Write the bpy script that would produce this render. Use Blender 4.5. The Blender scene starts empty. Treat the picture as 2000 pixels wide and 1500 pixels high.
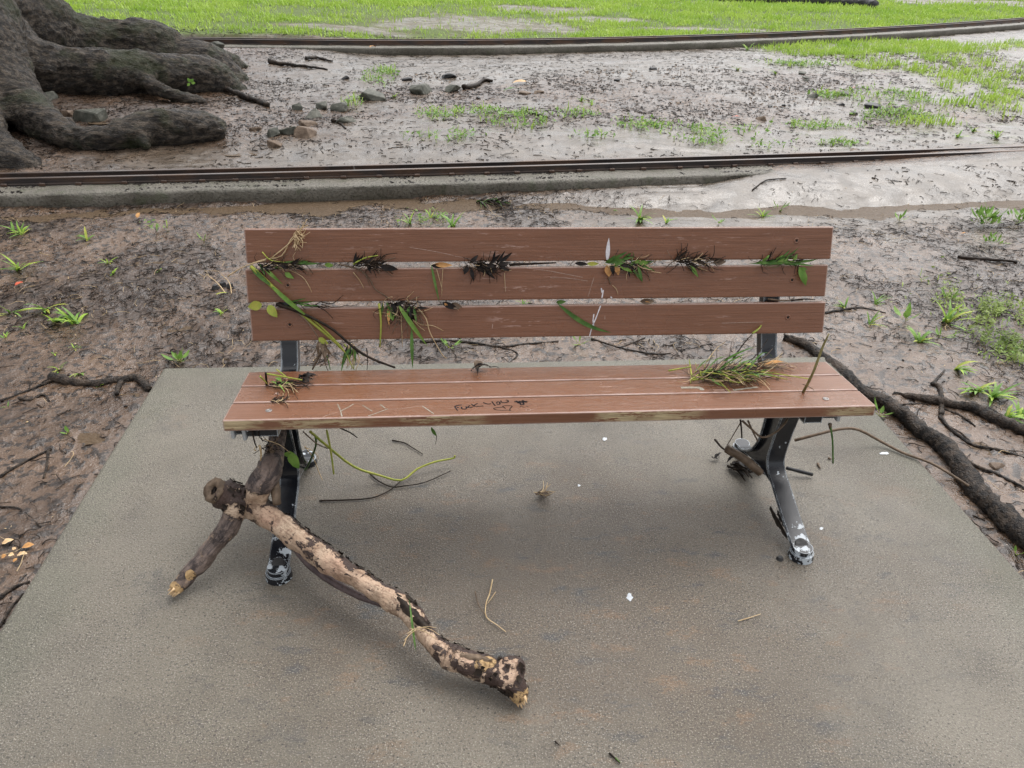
import bpy, bmesh, math, random
import numpy as np
from mathutils import Vector, Matrix

random.seed(7)
RNG = np.random.default_rng(7)
scene = bpy.context.scene
COL = scene.collection

# ------------------------------------------------------------------ camera
CAM_H, PITCH, YAW, ROLL, FOC = 1.5403, 0.53673, 0.093073, 0.027981, 1502.0
def _axes():
    cy, sy, cp, sp = math.cos(YAW), math.sin(YAW), math.cos(PITCH), math.sin(PITCH)
    f = np.array([sy*cp, cy*cp, -sp]); r = np.array([cy, -sy, 0.0]); u = np.cross(r, f)
    cr, sr = math.cos(ROLL), math.sin(ROLL)
    return cr*r + sr*u, -sr*r + cr*u, f
AR, AU, AF = _axes()
EYE = np.array([0.0, 0.0, CAM_H])
cam_data = bpy.data.cameras.new('camera')
cam = bpy.data.objects.new('camera', cam_data); COL.objects.link(cam)
cam.matrix_world = Matrix(((AR[0], AU[0], -AF[0], 0), (AR[1], AU[1], -AF[1], 0), (AR[2], AU[2], -AF[2], CAM_H), (0, 0, 0, 1)))
cam_data.sensor_width = 36; cam_data.lens = FOC/2000*36
cam_data.clip_start = 0.02; cam_data.clip_end = 400
scene.camera = cam

# ------------------------------------------------------------------ light
SUN_EL, SUN_AZ = math.radians(62), math.radians(40)     # azimuth measured from +Y towards +X
world = bpy.data.worlds.new('World'); scene.world = world; world.use_nodes = True
wn = world.node_tree; wn.nodes.clear()
sky = wn.nodes.new('ShaderNodeTexSky'); sky.sky_type = 'NISHITA'; sky.sun_disc = False
sky.sun_elevation = SUN_EL; sky.sun_rotation = SUN_AZ; sky.air_density = 1.0; sky.dust_density = 4.0; sky.ozone_density = 1.0
hs = wn.nodes.new('ShaderNodeHueSaturation'); hs.inputs['Saturation'].default_value = 0.16
bg = wn.nodes.new('ShaderNodeBackground'); bg.inputs['Strength'].default_value = 0.15
wo = wn.nodes.new('ShaderNodeOutputWorld')
wn.links.new(sky.outputs[0], hs.inputs['Color']); wn.links.new(hs.outputs[0], bg.inputs['Color']); wn.links.new(bg.outputs[0], wo.inputs['Surface'])
sun_d = bpy.data.lights.new('sun', 'SUN'); sun_d.energy = 0.6; sun_d.angle = math.radians(80); sun_d.color = (1.0, 0.975, 0.94)
sun = bpy.data.objects.new('sun', sun_d); COL.objects.link(sun)
_sd = Vector((math.sin(SUN_AZ)*math.cos(SUN_EL), math.cos(SUN_AZ)*math.cos(SUN_EL), math.sin(SUN_EL)))
sun.rotation_euler = _sd.to_track_quat('Z', 'Y').to_euler()
scene.view_settings.view_transform = 'Standard'; scene.view_settings.look = 'None'
scene.view_settings.gamma = 1.0; scene.view_settings.use_curve_mapping = False
scene.view_settings.exposure = 1.0

# ------------------------------------------------------------------ noise
def _hash(ix, iy, iz, seed):
    h = (ix.astype(np.int64)*374761393 + iy.astype(np.int64)*668265263 + iz.astype(np.int64)*2147483647*3 + seed*1274126177) & 0xffffffff
    h = ((h ^ (h >> 13))*1274126177) & 0xffffffff
    h = ((h ^ (h >> 16))*2246822519) & 0xffffffff
    return ((h ^ (h >> 15)) & 0xffffff)/float(0xffffff)
def vn2(x, y, seed=0):
    x = np.asarray(x, float); y = np.asarray(y, float)
    ix, iy = np.floor(x), np.floor(y); fx, fy = x-ix, y-iy
    fx = fx*fx*(3-2*fx); fy = fy*fy*(3-2*fy); z = np.zeros_like(ix)
    a = _hash(ix, iy, z, seed); b = _hash(ix+1, iy, z, seed); c = _hash(ix, iy+1, z, seed); d = _hash(ix+1, iy+1, z, seed)
    return (a+(b-a)*fx)*(1-fy) + (c+(d-c)*fx)*fy
def vn3(p, seed=0):
    x, y, z = p[:, 0], p[:, 1], p[:, 2]
    ix, iy, iz = np.floor(x), np.floor(y), np.floor(z); fx, fy, fz = x-ix, y-iy, z-iz
    fx = fx*fx*(3-2*fx); fy = fy*fy*(3-2*fy); fz = fz*fz*(3-2*fz)
    def L(k):
        a = _hash(ix, iy, iz+k, seed); b = _hash(ix+1, iy, iz+k, seed); c = _hash(ix, iy+1, iz+k, seed); d = _hash(ix+1, iy+1, iz+k, seed)
        return (a+(b-a)*fx)*(1-fy) + (c+(d-c)*fx)*fy
    return L(0)*(1-fz) + L(1)*fz
def fbm2(x, y, oct=4, seed=0, gain=0.5):
    s, a, t = 0, 1, 0
    x = np.asarray(x, float); y = np.asarray(y, float)
    for o in range(oct):
        k = 2.03**o
        s = s + a*vn2(x*k+17.3*o, y*k-9.1*o, seed+o); t += a; a *= gain
    return s/t
def fbm3(p, oct=3, seed=0):
    s, a, t = 0, 1, 0
    for o in range(oct):
        s = s + a*vn3(p*2.03**o + 5.7*o, seed+o); t += a; a *= .5
    return s/t
def sst(a, b, x):
    t = np.clip((np.asarray(x, float)-a)/(b-a), 0, 1); return t*t*(3-2*t)

# ------------------------------------------------------------------ pixel -> place
def ray(px, py):
    d = AR*(px-1000)/FOC - AU*(py-750)/FOC + AF
    return d
def on_z(px, py, z=0.0):
    d = ray(px, py); return EYE + d*((z-CAM_H)/d[2])
def on_y(px, py, Y):
    d = ray(px, py); return EYE + d*(Y/d[1])
def on_plane(px, py, p0, n):
    d = ray(px, py); return EYE + d*(np.dot(p0-EYE, n)/np.dot(d, n))
def depth(p): return float(np.dot(np.asarray(p)-EYE, AF))

# ------------------------------------------------------------------ the two tracks: plan curves
def _curve(pts, deg):
    a = np.array(pts); c = np.polyfit(a[:, 0], a[:, 1], deg); dc = np.polyder(c); lo, hi = a[:, 0].min(), a[:, 0].max()
    def f(x):
        x = np.asarray(x, float); xc = np.clip(x, lo, hi)
        return np.polyval(c, xc) + np.polyval(dc, xc)*(x-xc)
    return f
_near = [on_z(x, y, .05)[:2] for x, y in ((0, 381), (350, 374.5), (700, 366), (1000, 355), (1300, 342))]
_near += [on_z(x, y, .05)[:2]-np.array([0, .45]) for x, y in ((0, 341), (350, 335.5), (700, 328.5), (1000, 319.5), (1300, 310), (1650, 300), (2000, 290))]
K1 = _curve(_near, 2)
_far = [on_z(x, y, .10)[:2] for x, y in ((600, 93), (780, 92.5), (950, 91), (1130, 89.5), (1300, 86), (1480, 79), (1650, 70), (1825, 60), (2000, 47))]
K2 = _curve(_far, 3)

XL, XR, YB, YFRONT = -1.136, 1.601, 2.759, -0.6          # the concrete pad

def silt_mask(x, y):
    d1 = y-K1(x); d2 = y-K2(x)
    n = fbm2(x*1.3, y*1.3, 3, 40)
    s = sst(0.2, 1.7, x)*sst(-1.15, -.75, d1)*(1-sst(.0, .1, d1))                   # bank against the near track, right
    s = np.maximum(s, sst(.4, .7, d1)*(1-sst(.9, 1.6, d1+(n-.5)*1.2))*sst(-3.2, -1.6, x))      # strip behind the near track
    s = np.maximum(s, sst(-3.4, -1.9, d2+(n-.5)*2)*(1-sst(-.05, .3, d2))*sst(-2.6, -1.2, x))   # sand in front of the far track
    s = np.maximum(s, .75*sst(.45, .62, n)*sst(.5, 1, d1)*(1-sst(-.2, 0, d2))*sst(-2.5, -.5, x))
    s = np.maximum(s, sst(.46, .60, n)*sst(1.4, 2.2, x)*sst(-1.5, -1.0, d1)*(1-sst(-.2, 0, d1)))
    return np.clip(s, 0, 1)

def T(x, y):
    x = np.asarray(x, float); y = np.asarray(y, float)
    d1 = y-K1(x); d2 = y-K2(x)
    beh = sst(.05, .40, d1)
    z = -0.022 + beh*0.062 - .03*sst(-2.0, -.3, d2)*sst(-1.6, -.6, x) + .05*sst(-1.2, 0, d2)*(1-sst(-2.2, -1.0, x)) + .09*sst(0.05, .6, d2)
    g = .13 + .50*sst(-1.0, 3.2, x)
    gw = d1+g+.34*(fbm2(x*2.2, y*3.5, 4, 33)-.5)
    z = z - (.036+.045*(fbm2(x*1.7, y*1.7, 2, 34)-.5))*np.exp(-(gw/(.12+.03*sst(0, 3, x)))**2)*(1-beh)
    bank = sst(1.7, 2.45, x)
    z = z + bank*.085*sst(-g+.02, -.04, d1)*(1-beh) + .03*sst(0.3, 1.7, x)*(1-bank)*sst(-.42, -.2, d1)*(1-sst(-.1, 0.05, d1))
    z = z + sst(3.6, 4.6, x)*.035*sst(-.1, .1, d1)*(1-sst(.45, .75, d1))
    s = silt_mask(x, y)
    rough = (1-.6*s)
    z = z + rough*(.030*(fbm2(x*2.2, y*2.2, 3, 1)-.5) + .020*(fbm2(x*9, y*9, 3, 11)-.5) + .013*(np.abs(fbm2(x*26, y*26, 3, 21)-.5)*2-.35))
    z = z + s*.012*(np.abs(vn2(x*2.2+2.5*vn2(x*3, y*3, 5), y*7+2*vn2(x*2, y*2, 6), 31)-.5)*2-.4)
    z = z + beh*(.12*(fbm2(x*.55, y*.55, 2, 61)-.5)+(1-.5*s)*(.05*(fbm2(x*3.1, y*3.1, 3, 63)-.5)+.035*np.clip(fbm2(x*8, y*11, 3, 64)-.52, 0, 1)))*(1-sst(-1.2, -.2, d2))*sst(.45, .9, d1)
    z = z + .22*np.exp(-(((x+5.0)/1.9)**2+((y-8.6)/1.6)**2))
    # below the pad and tucked under the beams
    inpad = sst(XL-.03, XL+.05, x)*(1-sst(XR-.05, XR+.03, x))*(1-sst(YB-.05, YB+.03, y))
    z = z*(1-inpad) - .07*inpad
    k1 = sst(.0, .05, d1)*(1-sst(.42, .48, d1)); z = np.where(k1 > 0, z*(1-k1)+k1*(.0+.056*sst(1.9, 2.5, x)+.037*sst(2.8, 4.6, x)+.010*(fbm2(x*5, y*5, 2, 66)-.5)), z)
    k2 = sst(.0, .06, d2)*(1-sst(.50, .56, d2)); z = z - k2*.08
    return z
def G(px, py, lift=0.0):
    z = -.02
    for _ in range(5):
        p = on_z(px, py, z+lift); z = float(T(p[0], p[1]))
    return np.array([p[0], p[1], z+lift])

# ------------------------------------------------------------------ objects
BASE = {}
def root_empty(name, label, cat, loc, group=None):
    o = bpy.data.objects.new(name, None); COL.objects.link(o); o.empty_display_size = .05
    o.location = tuple(float(v) for v in loc); BASE[o.name] = np.array(loc, float)
    o['label'] = label; o['category'] = cat
    if group: o['group'] = group
    return o
def tag(o, label=None, cat=None, group=None, kind=None):
    if label: o['label'] = label
    if cat: o['category'] = cat
    if group: o['group'] = group
    if kind: o['kind'] = kind
    return o
def base_of(o): return BASE.get(o.name, np.zeros(3)) if o else np.zeros(3)
def obj(name, verts, faces, mat, parent=None, smooth=True, org=None):
    me = bpy.data.meshes.new(name)
    v = np.asarray(verts, float)
    b = base_of(parent) if parent else (np.array(org, float) if org is not None else np.zeros(3))
    v = v-b
    if isinstance(faces, np.ndarray):
        nf, k = faces.shape
        me.vertices.add(len(v)); me.vertices.foreach_set('co', v.astype(np.float32).ravel())
        me.loops.add(nf*k); me.loops.foreach_set('vertex_index', faces.astype(np.int32).ravel())
        me.polygons.add(nf); me.polygons.foreach_set('loop_start', np.arange(0, nf*k, k, dtype=np.int32))
        me.update(calc_edges=True)
    else:
        me.from_pydata(v.tolist(), [], faces)
    if mat: me.materials.append(mat)
    if smooth: me.polygons.foreach_set('use_smooth', np.ones(len(me.polygons), bool))
    o = bpy.data.objects.new(name, me); COL.objects.link(o)
    if parent: o.parent = parent
    elif org is not None: o.location = tuple(float(q) for q in org)
    BASE[o.name] = b
    return o
def attr(o, name, vals):
    a = o.data.attributes.new(name, 'FLOAT', 'POINT'); a.data.foreach_set('value', np.asarray(vals, np.float32))

class MB:
    def __init__(s): s.v = []; s.f = []
    def add(s, v, f):
        b = len(s.v); s.v += [tuple(map(float, q)) for q in v]; s.f += [tuple(i+b for i in q) for q in f]; return s
    def build(s, name, mat, parent=None, smooth=True, org=None): return obj(name, s.v, s.f, mat, parent, smooth, org)

def spline(pts, n):
    P = np.array(pts, float)
    if len(P) == 2:
        t = np.linspace(0, 1, n)[:, None]; return P[0]*(1-t)+P[1]*t
    Q = np.vstack([2*P[0]-P[1], P, 2*P[-1]-P[-2]]); out = []
    u = np.linspace(0, len(P)-1, n)
    for w in u:
        i = min(int(w), len(P)-2); t = w-i; a, b, c, d = Q[i], Q[i+1], Q[i+2], Q[i+3]
        out.append(.5*((2*b)+(-a+c)*t+(2*a-5*b+4*c-d)*t*t+(-a+3*b-3*c+d)*t**3))
    return np.array(out)
def frames(P):
    d = np.gradient(P, axis=0); d /= np.linalg.norm(d, axis=1)[:, None]+1e-12
    ref = np.array([0, 0, 1.0]) if abs(d[0][2]) < .9 else np.array([1.0, 0, 0])
    n = np.cross(d[0], ref); n /= np.linalg.norm(n); N = [n]
    for i in range(1, len(P)):
        n = N[-1]-d[i]*np.dot(N[-1], d[i]); n /= np.linalg.norm(n)+1e-12; N.append(n)
    N = np.array(N); return d, N, np.cross(d, N)
def tube(pts, radii, sides=6, n=None, jit=0.0):
    """pts control points with radii; closed ends; returns (verts, faces)"""
    n = n or max(3, 3*(len(pts)-1)+1)
    Q = spline(np.hstack([np.array(pts, float), np.array(radii, float)[:, None]]), n)
    P, r = Q[:, :3], np.maximum(Q[:, 3], 1e-5)
    d, N, B = frames(P); v = []; f = []
    for i in range(n):
        for k in range(sides):
            a = 2*math.pi*k/sides; rr = r[i]*(1+jit*(random.random()-.5))
            v.append(P[i]+rr*(math.cos(a)*N[i]+math.sin(a)*B[i]))
    for i in range(n-1):
        for k in range(sides):
            k2 = (k+1) % sides; f.append((i*sides+k, i*sides+k2, (i+1)*sides+k2, (i+1)*sides+k))
    v.append(P[0]-d[0]*r[0]*.3); v.append(P[-1]+d[-1]*r[-1]*.3); a, b = len(v)-2, len(v)-1
    for k in range(sides):
        k2 = (k+1) % sides; f.append((a, k2, k)); f.append((b, (n-1)*sides+k, (n-1)*sides+k2))
    return v, f
def blade(base, az, el, L, W, droop, segs=5, fold=.25, twist=0.0):
    """an arched grass blade with a folded middle rib"""
    v = []; f = []; p = np.array(base, float); e = el
    for i in range(segs+1):
        t = i/segs
        d = np.array([math.cos(az)*math.cos(e), math.sin(az)*math.cos(e), math.sin(e)])
        s = np.array([-math.sin(az+twist*t), math.cos(az+twist*t), 0]); up = np.cross(d, s); up = up/ (np.linalg.norm(up)+1e-9)
        if up[2] < 0: up = -up
        w = W*.5*(math.sin(math.pi*min(1, .22+t*.78))**.8 if t < 1 else 0.02)
        v += [p-s*w+up*w*fold, p, p+s*w+up*w*fold]
        p = p+d*L/segs; e -= droop/segs
    for i in range(segs):
        a = 3*i; f += [(a, a+1, a+4, a+3), (a+1, a+2, a+5, a+4)]
    return v, f
def leaf(A, B, W, nrm, cup=.2, bend=.1, segs=6, wavy=0.0):
    """a pointed leaf from stalk A to tip B, lying across normal nrm"""
    A = np.array(A, float); B = np.array(B, float); nrm = np.array(nrm, float); L = np.linalg.norm(B-A); d = (B-A)/L
    s = np.cross(d, nrm); s /= np.linalg.norm(s)+1e-9; up = np.cross(s, d); v = []; f = []
    for i in range(segs+1):
        t = i/segs; w = W*.5*(math.sin(math.pi*t**.8)**.9 if 0 < t < 1 else .02)
        c = A+d*L*t+up*bend*L*math.sin(math.pi*t)
        j = wavy*W*(random.random()-.5)
        v += [c-s*w+up*(w*cup+j), c, c+s*w+up*(w*cup-j)]
    for i in range(segs):
        a = 3*i; f += [(a, a+1, a+4, a+3), (a+1, a+2, a+5, a+4)]
    return v, f
def bm_obj(name, bm, mat, parent=None, smooth=False, org=None):
    bm.verts.ensure_lookup_table(); bm.verts.index_update()
    v = [tuple(q.co) for q in bm.verts]; f = [tuple(q.index for q in fc.verts) for fc in bm.faces]; bm.free()
    return obj(name, v, f, mat, parent, smooth, org)
def rbox(c, ax, half, bev, segs=2):
    """bevelled box: centre c, 3 axes, half sizes"""
    bm = bmesh.new(); bmesh.ops.create_cube(bm, size=2)
    for v in bm.verts:
        q = v.co; v.co = Vector((q.x*half[0], q.y*half[1], q.z*half[2]))
    bmesh.ops.bevel(bm, geom=list(bm.edges), offset=bev, segments=segs, affect='EDGES', profile=.5)
    for v in bm.verts:
        q = v.co; v.co = Vector(tuple(np.array(c)+q.x*np.array(ax[0])+q.y*np.array(ax[1])+q.z*np.array(ax[2])))
    return bm
def remesh(parts, voxel, name, mat, parent=None, org=None, smooth_it=2, relief=None):
    """union tubes into one continuous skin"""
    mb = MB()
    for v, f in parts: mb.add(v, f)
    tmp = bpy.data.meshes.new('tmp'); tmp.from_pydata(mb.v, [], mb.f); to = bpy.data.objects.new('tmp', tmp); COL.objects.link(to)
    m = to.modifiers.new('r', 'REMESH'); m.mode = 'VOXEL'; m.voxel_size = voxel
    if smooth_it:
        s = to.modifiers.new('s', 'SMOOTH'); s.factor = .6; s.iterations = smooth_it
    dg = bpy.context.evaluated_depsgraph_get(); ev = to.evaluated_get(dg); me = ev.to_mesh()
    n = len(me.vertices); co = np.empty(n*3); me.vertices.foreach_get('co', co); co = co.reshape(-1, 3)
    no = np.empty(n*3); me.vertices.foreach_get('normal', no); no = no.reshape(-1, 3)
    faces = [tuple(p.vertices) for p in me.polygons]; ev.to_mesh_clear(); bpy.data.objects.remove(to); bpy.data.meshes.remove(tmp)
    if relief is not None: co = co + no*relief(co, no)[:, None]
    return obj(name, co, faces, mat, parent, True, org), co

# ------------------------------------------------------------------ materials
class NT:
    def __init__(s, name):
        s.m = bpy.data.materials.new(name); s.m.use_nodes = True; s.t = s.m.node_tree; s.t.nodes.clear()
        s.out = s.t.nodes.new('ShaderNodeOutputMaterial'); s.p = s.t.nodes.new('ShaderNodeBsdfPrincipled')
        s.t.links.new(s.p.outputs[0], s.out.inputs['Surface'])
        s.tc = s.t.nodes.new('ShaderNodeTexCoord')
    def n(s, typ, **kw):
        q = s.t.nodes.new(typ)
        for k, v in kw.items(): setattr(q, k, v)
        return q
    def set(s, sock, val):
        if hasattr(val, 'node'): s.t.links.new(val, sock)
        elif isinstance(val, (tuple, list)) and len(val) == 3 and sock.type == 'RGBA': sock.default_value = (*val, 1)
        else: sock.default_value = val
    def vec(s, scale=(1, 1, 1), rot=(0, 0, 0), loc=(0, 0, 0), src='Object'):
        q = s.n('ShaderNodeMapping'); q.inputs['Scale'].default_value = scale; q.inputs['Rotation'].default_value = rot; q.inputs['Location'].default_value = loc
        s.t.links.new(s.tc.outputs[src], q.inputs[0]); return q.outputs[0]
    def noise(s, scale, detail=3, rough=.55, vec=None, dist=0.0):
        q = s.n('ShaderNodeTexNoise'); q.inputs['Scale'].default_value = scale; q.inputs['Detail'].default_value = detail
        q.inputs['Roughness'].default_value = rough; q.inputs['Distortion'].default_value = dist
        s.t.links.new(vec if vec is not None else s.tc.outputs['Object'], q.inputs['Vector']); return q.outputs['Fac']
    def vor(s, scale, feature='F1', vec=None, out='Distance', rnd=1.0):
        q = s.n('ShaderNodeTexVoronoi', feature=feature); q.inputs['Scale'].default_value = scale; q.inputs['Randomness'].default_value = rnd
        s.t.links.new(vec if vec is not None else s.tc.outputs['Object'], q.inputs['Vector']); return q.outputs[out]
    def ramp(s, fac, a, b, lo=0.0, hi=1.0):
        q = s.n('ShaderNodeMapRange', interpolation_type='SMOOTHSTEP'); s.set(q.inputs['Value'], fac)
        q.inputs['From Min'].default_value = a; q.inputs['From Max'].default_value = b; q.inputs['To Min'].default_value = lo; q.inputs['To Max'].default_value = hi
        return q.outputs['Result']
    def mix(s, fac, a, b, mode='MIX'):
        q = s.n('ShaderNodeMix', data_type='RGBA', blend_type=mode); s.set(q.inputs[0], fac); s.set(q.inputs[6], a); s.set(q.inputs[7], b); return q.outputs[2]
    def math(s, op, a, b=0.0):
        q = s.n('ShaderNodeMath', operation=op); s.set(q.inputs[0], a); s.set(q.inputs[1], b); return q.outputs[0]
    def attr(s, name): 
        q = s.n('ShaderNodeAttribute'); q.attribute_name = name; return q.outputs['Fac']
    def bump(s, h, strength=.5, dist=.01, normal=None):
        q = s.n('ShaderNodeBump'); s.set(q.inputs['Height'], h); q.inputs['Strength'].default_value = strength; q.inputs['Distance'].default_value = dist
        if normal is not None: s.t.links.new(normal, q.inputs['Normal'])
        return q.outputs[0]
    def edge(s, rad, nz, a, b):
        bv = s.n('ShaderNodeBevel', samples=4); bv.inputs['Radius'].default_value = rad; ge = s.n('ShaderNodeNewGeometry')
        dt = s.n('ShaderNodeVectorMath', operation='DOT_PRODUCT'); s.t.links.new(bv.outputs[0], dt.inputs[0]); s.t.links.new(ge.outputs['Normal'], dt.inputs[1])
        e = s.math('ADD', s.math('SUBTRACT', 1.0, dt.outputs['Value']), s.math('MULTIPLY', s.math('SUBTRACT', nz, .5), .35)); return s.ramp(e, a, b)
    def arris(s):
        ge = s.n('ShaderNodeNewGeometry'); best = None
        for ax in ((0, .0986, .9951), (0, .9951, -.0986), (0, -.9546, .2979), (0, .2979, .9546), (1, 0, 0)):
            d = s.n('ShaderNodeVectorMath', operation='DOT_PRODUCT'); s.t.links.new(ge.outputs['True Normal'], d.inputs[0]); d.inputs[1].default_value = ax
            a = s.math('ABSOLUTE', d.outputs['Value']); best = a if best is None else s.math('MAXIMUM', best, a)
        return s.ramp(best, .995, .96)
    def sep(s, src='Object'):
        q = s.n('ShaderNodeSeparateXYZ'); s.t.links.new(s.tc.outputs[src], q.inputs[0]); return q.outputs
    def fin(s, col=None, rough=None, nrm=None, spec=.5, metal=0.0, coat=0.0):
        if col is not None: s.set(s.p.inputs['Base Color'], col)
        if rough is not None: s.set(s.p.inputs['Roughness'], rough)
        if nrm is not None: s.set(s.p.inputs['Normal'], nrm)
        s.set(s.p.inputs['Specular IOR Level'], spec); s.set(s.p.inputs['Metallic'], metal); s.set(s.p.inputs['Coat Weight'], coat)
        return s.m

def m_ground():
    m = NT('wet_mud'); silt = m.attr('silt'); lawn = m.attr('lawn'); org = m.attr('organic_and_shade')
    n1 = m.noise(3, 4); n2 = m.noise(30, 3, .55); n3 = m.noise(160, 3, .6)
    mud = m.mix(m.ramp(n1, .3, .7), (.066, .039, .023), (.128, .080, .050))
    mud = m.mix(m.ramp(n2, .50, .60), mud, (.024, .015, .010)); mud = m.mix(m.ramp(m.noise(70, 3, .7), .60, .70, 0, .7), mud, (.24, .17, .12))
    mud = m.mix(m.ramp(org, 0, 1, 0, .75), mud, (.040, .027, .020))
    sl = m.mix(m.ramp(m.noise(6, 4), .3, .7), (.076, .060, .045), (.136, .110, .085))
    sl = m.mix(m.ramp(n3, .58, .75, 0, .4), sl, (.08, .06, .045)); sl = m.mix(m.ramp(m.noise(14, 5, .75), .56, .70, 0, .55), sl, (.060, .044, .033))
    c = m.mix(silt, mud, sl)
    c = m.mix(lawn, c, m.mix(m.ramp(n2, .35, .65), (.060, .085, .020), (.12, .17, .035)))
    c = m.mix(m.ramp(m.vor(75), .05, .2, .7, 0), c, (.035, .024, .018))
    wet = m.ramp(m.noise(4.1, 6, .7), .42, .60)
    r = m.math('ADD', m.ramp(wet, 0, 1, .40, .13), m.math('MULTIPLY', lawn, 1.0))
    h = m.math('ADD', m.math('MULTIPLY', n2, 1.0), m.math('MULTIPLY', n3, .35))
    soft = m.math('SUBTRACT', 1.0, m.math('MULTIPLY', silt, .55))
    nb = m.bump(m.math('MULTIPLY', h, soft), .75, .013)
    return m.fin(c, r, nb, .62)
def m_concrete():
    m = NT('sanded_concrete')
    n1 = m.noise(1.6, 5, .6); n2 = m.noise(5.5, 5, .65); g = m.noise(270, 2, .6); g2 = m.noise(165, 3, .7)
    c = m.mix(m.ramp(n1, .3, .7), (.104, .090, .069), (.172, .151, .118))
    c = m.mix(m.ramp(n2, .52, .72, 0, .55), c, (.085, .075, .062))
    c = m.mix(m.ramp(m.noise(2.6, 5, .7, m.vec((1, 1.6, 1), loc=(3, 1, 0))), 0.58, .74, 0, .28), c, (.195, .118, .066))     # rusty silt stains
    c = m.mix(m.ramp(m.noise(4.2, 6, .75, m.vec(loc=(9, 4, 0))), .57, .72, 0, .7), c, (.075, .072, .068))               # dark algae smudges
    x, y, z = m.sep()
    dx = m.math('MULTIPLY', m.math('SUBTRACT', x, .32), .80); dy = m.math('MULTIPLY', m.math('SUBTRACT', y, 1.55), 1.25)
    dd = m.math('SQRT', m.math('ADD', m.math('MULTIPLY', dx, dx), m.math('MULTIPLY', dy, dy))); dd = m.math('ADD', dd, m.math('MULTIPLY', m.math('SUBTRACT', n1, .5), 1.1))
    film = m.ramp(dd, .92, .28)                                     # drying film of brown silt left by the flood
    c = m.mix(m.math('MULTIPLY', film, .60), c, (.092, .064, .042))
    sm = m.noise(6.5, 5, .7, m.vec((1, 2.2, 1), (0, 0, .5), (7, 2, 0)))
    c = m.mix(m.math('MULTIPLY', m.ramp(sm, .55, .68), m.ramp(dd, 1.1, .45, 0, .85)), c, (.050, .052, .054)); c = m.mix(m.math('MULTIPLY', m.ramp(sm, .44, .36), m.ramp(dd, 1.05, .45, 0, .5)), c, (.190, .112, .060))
    # green-grey algae along the edges of the pad
    x, y, z = m.sep()
    e = m.math('MINIMUM', m.math('SUBTRACT', x, XL), m.math('SUBTRACT', XR, x)); e = m.math('MINIMUM', e, m.math('SUBTRACT', YB, y))
    en = m.math('ADD', e, m.math('MULTIPLY', m.math('SUBTRACT', n2, .5), .5))
    c = m.mix(m.ramp(en, .0, .22, .40, 0), c, (.105, .110, .075))
    vary = m.ramp(m.noise(2.4, 4, .65, m.vec(loc=(5, 5, 0))), .30, .60, .5, 1.0)
    c = m.mix(m.math('MULTIPLY', m.ramp(g, .54, .68, 0, .9), vary), c, (.34, .31, .26)); c = m.mix(m.math('MULTIPLY', m.ramp(g2, .52, .66, 0, .9), vary), c, (.028, .024, .020))
    c = m.mix(m.ramp(m.vor(62, out='Distance'), .03, .07, .8, 0), c, (.48, .46, .42)); c = m.mix(m.ramp(m.vor(47, vec=m.vec(loc=(3, 3, 3))), .05, .13, .9, 0), c, (.02, .018, .016))
    r = m.math('ADD', m.ramp(m.noise(2.2, 5, .65), .36, .62, .24, .55), m.math('MULTIPLY', film, -.04))
    h = m.math('ADD', g, m.math('MULTIPLY', g2, .8))
    return m.fin(c, r, m.bump(h, .75, .0045), .45)
def m_beam():
    m = NT('old_concrete_beam'); n1 = m.noise(4, 5, .65); n2 = m.noise(60, 4, .7)
    x, y, z = m.sep()
    c = m.mix(m.ramp(n1, .3, .7), (.110, .100, .078), (.175, .158, .128))
    c = m.mix(m.ramp(n2, .48, .66), c, (.060, .054, .042))
    c = m.mix(m.ramp(m.noise(9, 5, .7), .5, .7, 0, .7), c, (.075, .080, .045))
    return m.fin(c, .5, m.bump(m.math('ADD', n1, n2), .9, .012), .45)
def m_rail():
    m = NT('worn_rail_steel'); n1 = m.noise(7, 4, .6, m.vec((.3, 1, 1))); n2 = m.noise(120, 3)
    c = m.mix(m.ramp(n1, .4, .62), (.055, .048, .048), (.110, .066, .046)); c = m.mix(m.ramp(n2, .55, .75, 0, .6), c, (.030, .022, .018))
    ge = m.n('ShaderNodeNewGeometry'); sp = m.n('ShaderNodeSeparateXYZ'); m.t.links.new(ge.outputs['True Normal'], sp.inputs[0]); c = m.mix(m.math('MULTIPLY', m.ramp(sp.outputs['Z'], .8, .95), .7), c, m.mix(n1, (.20, .17, .15), (.12, .085, .065)))  # paler railheads: worn tops, with their bright highlight put into the colour
    return m.fin(c, m.ramp(n1, .3, .7, .28, .5), m.bump(n2, .3, .003), .5, .55)
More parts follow.
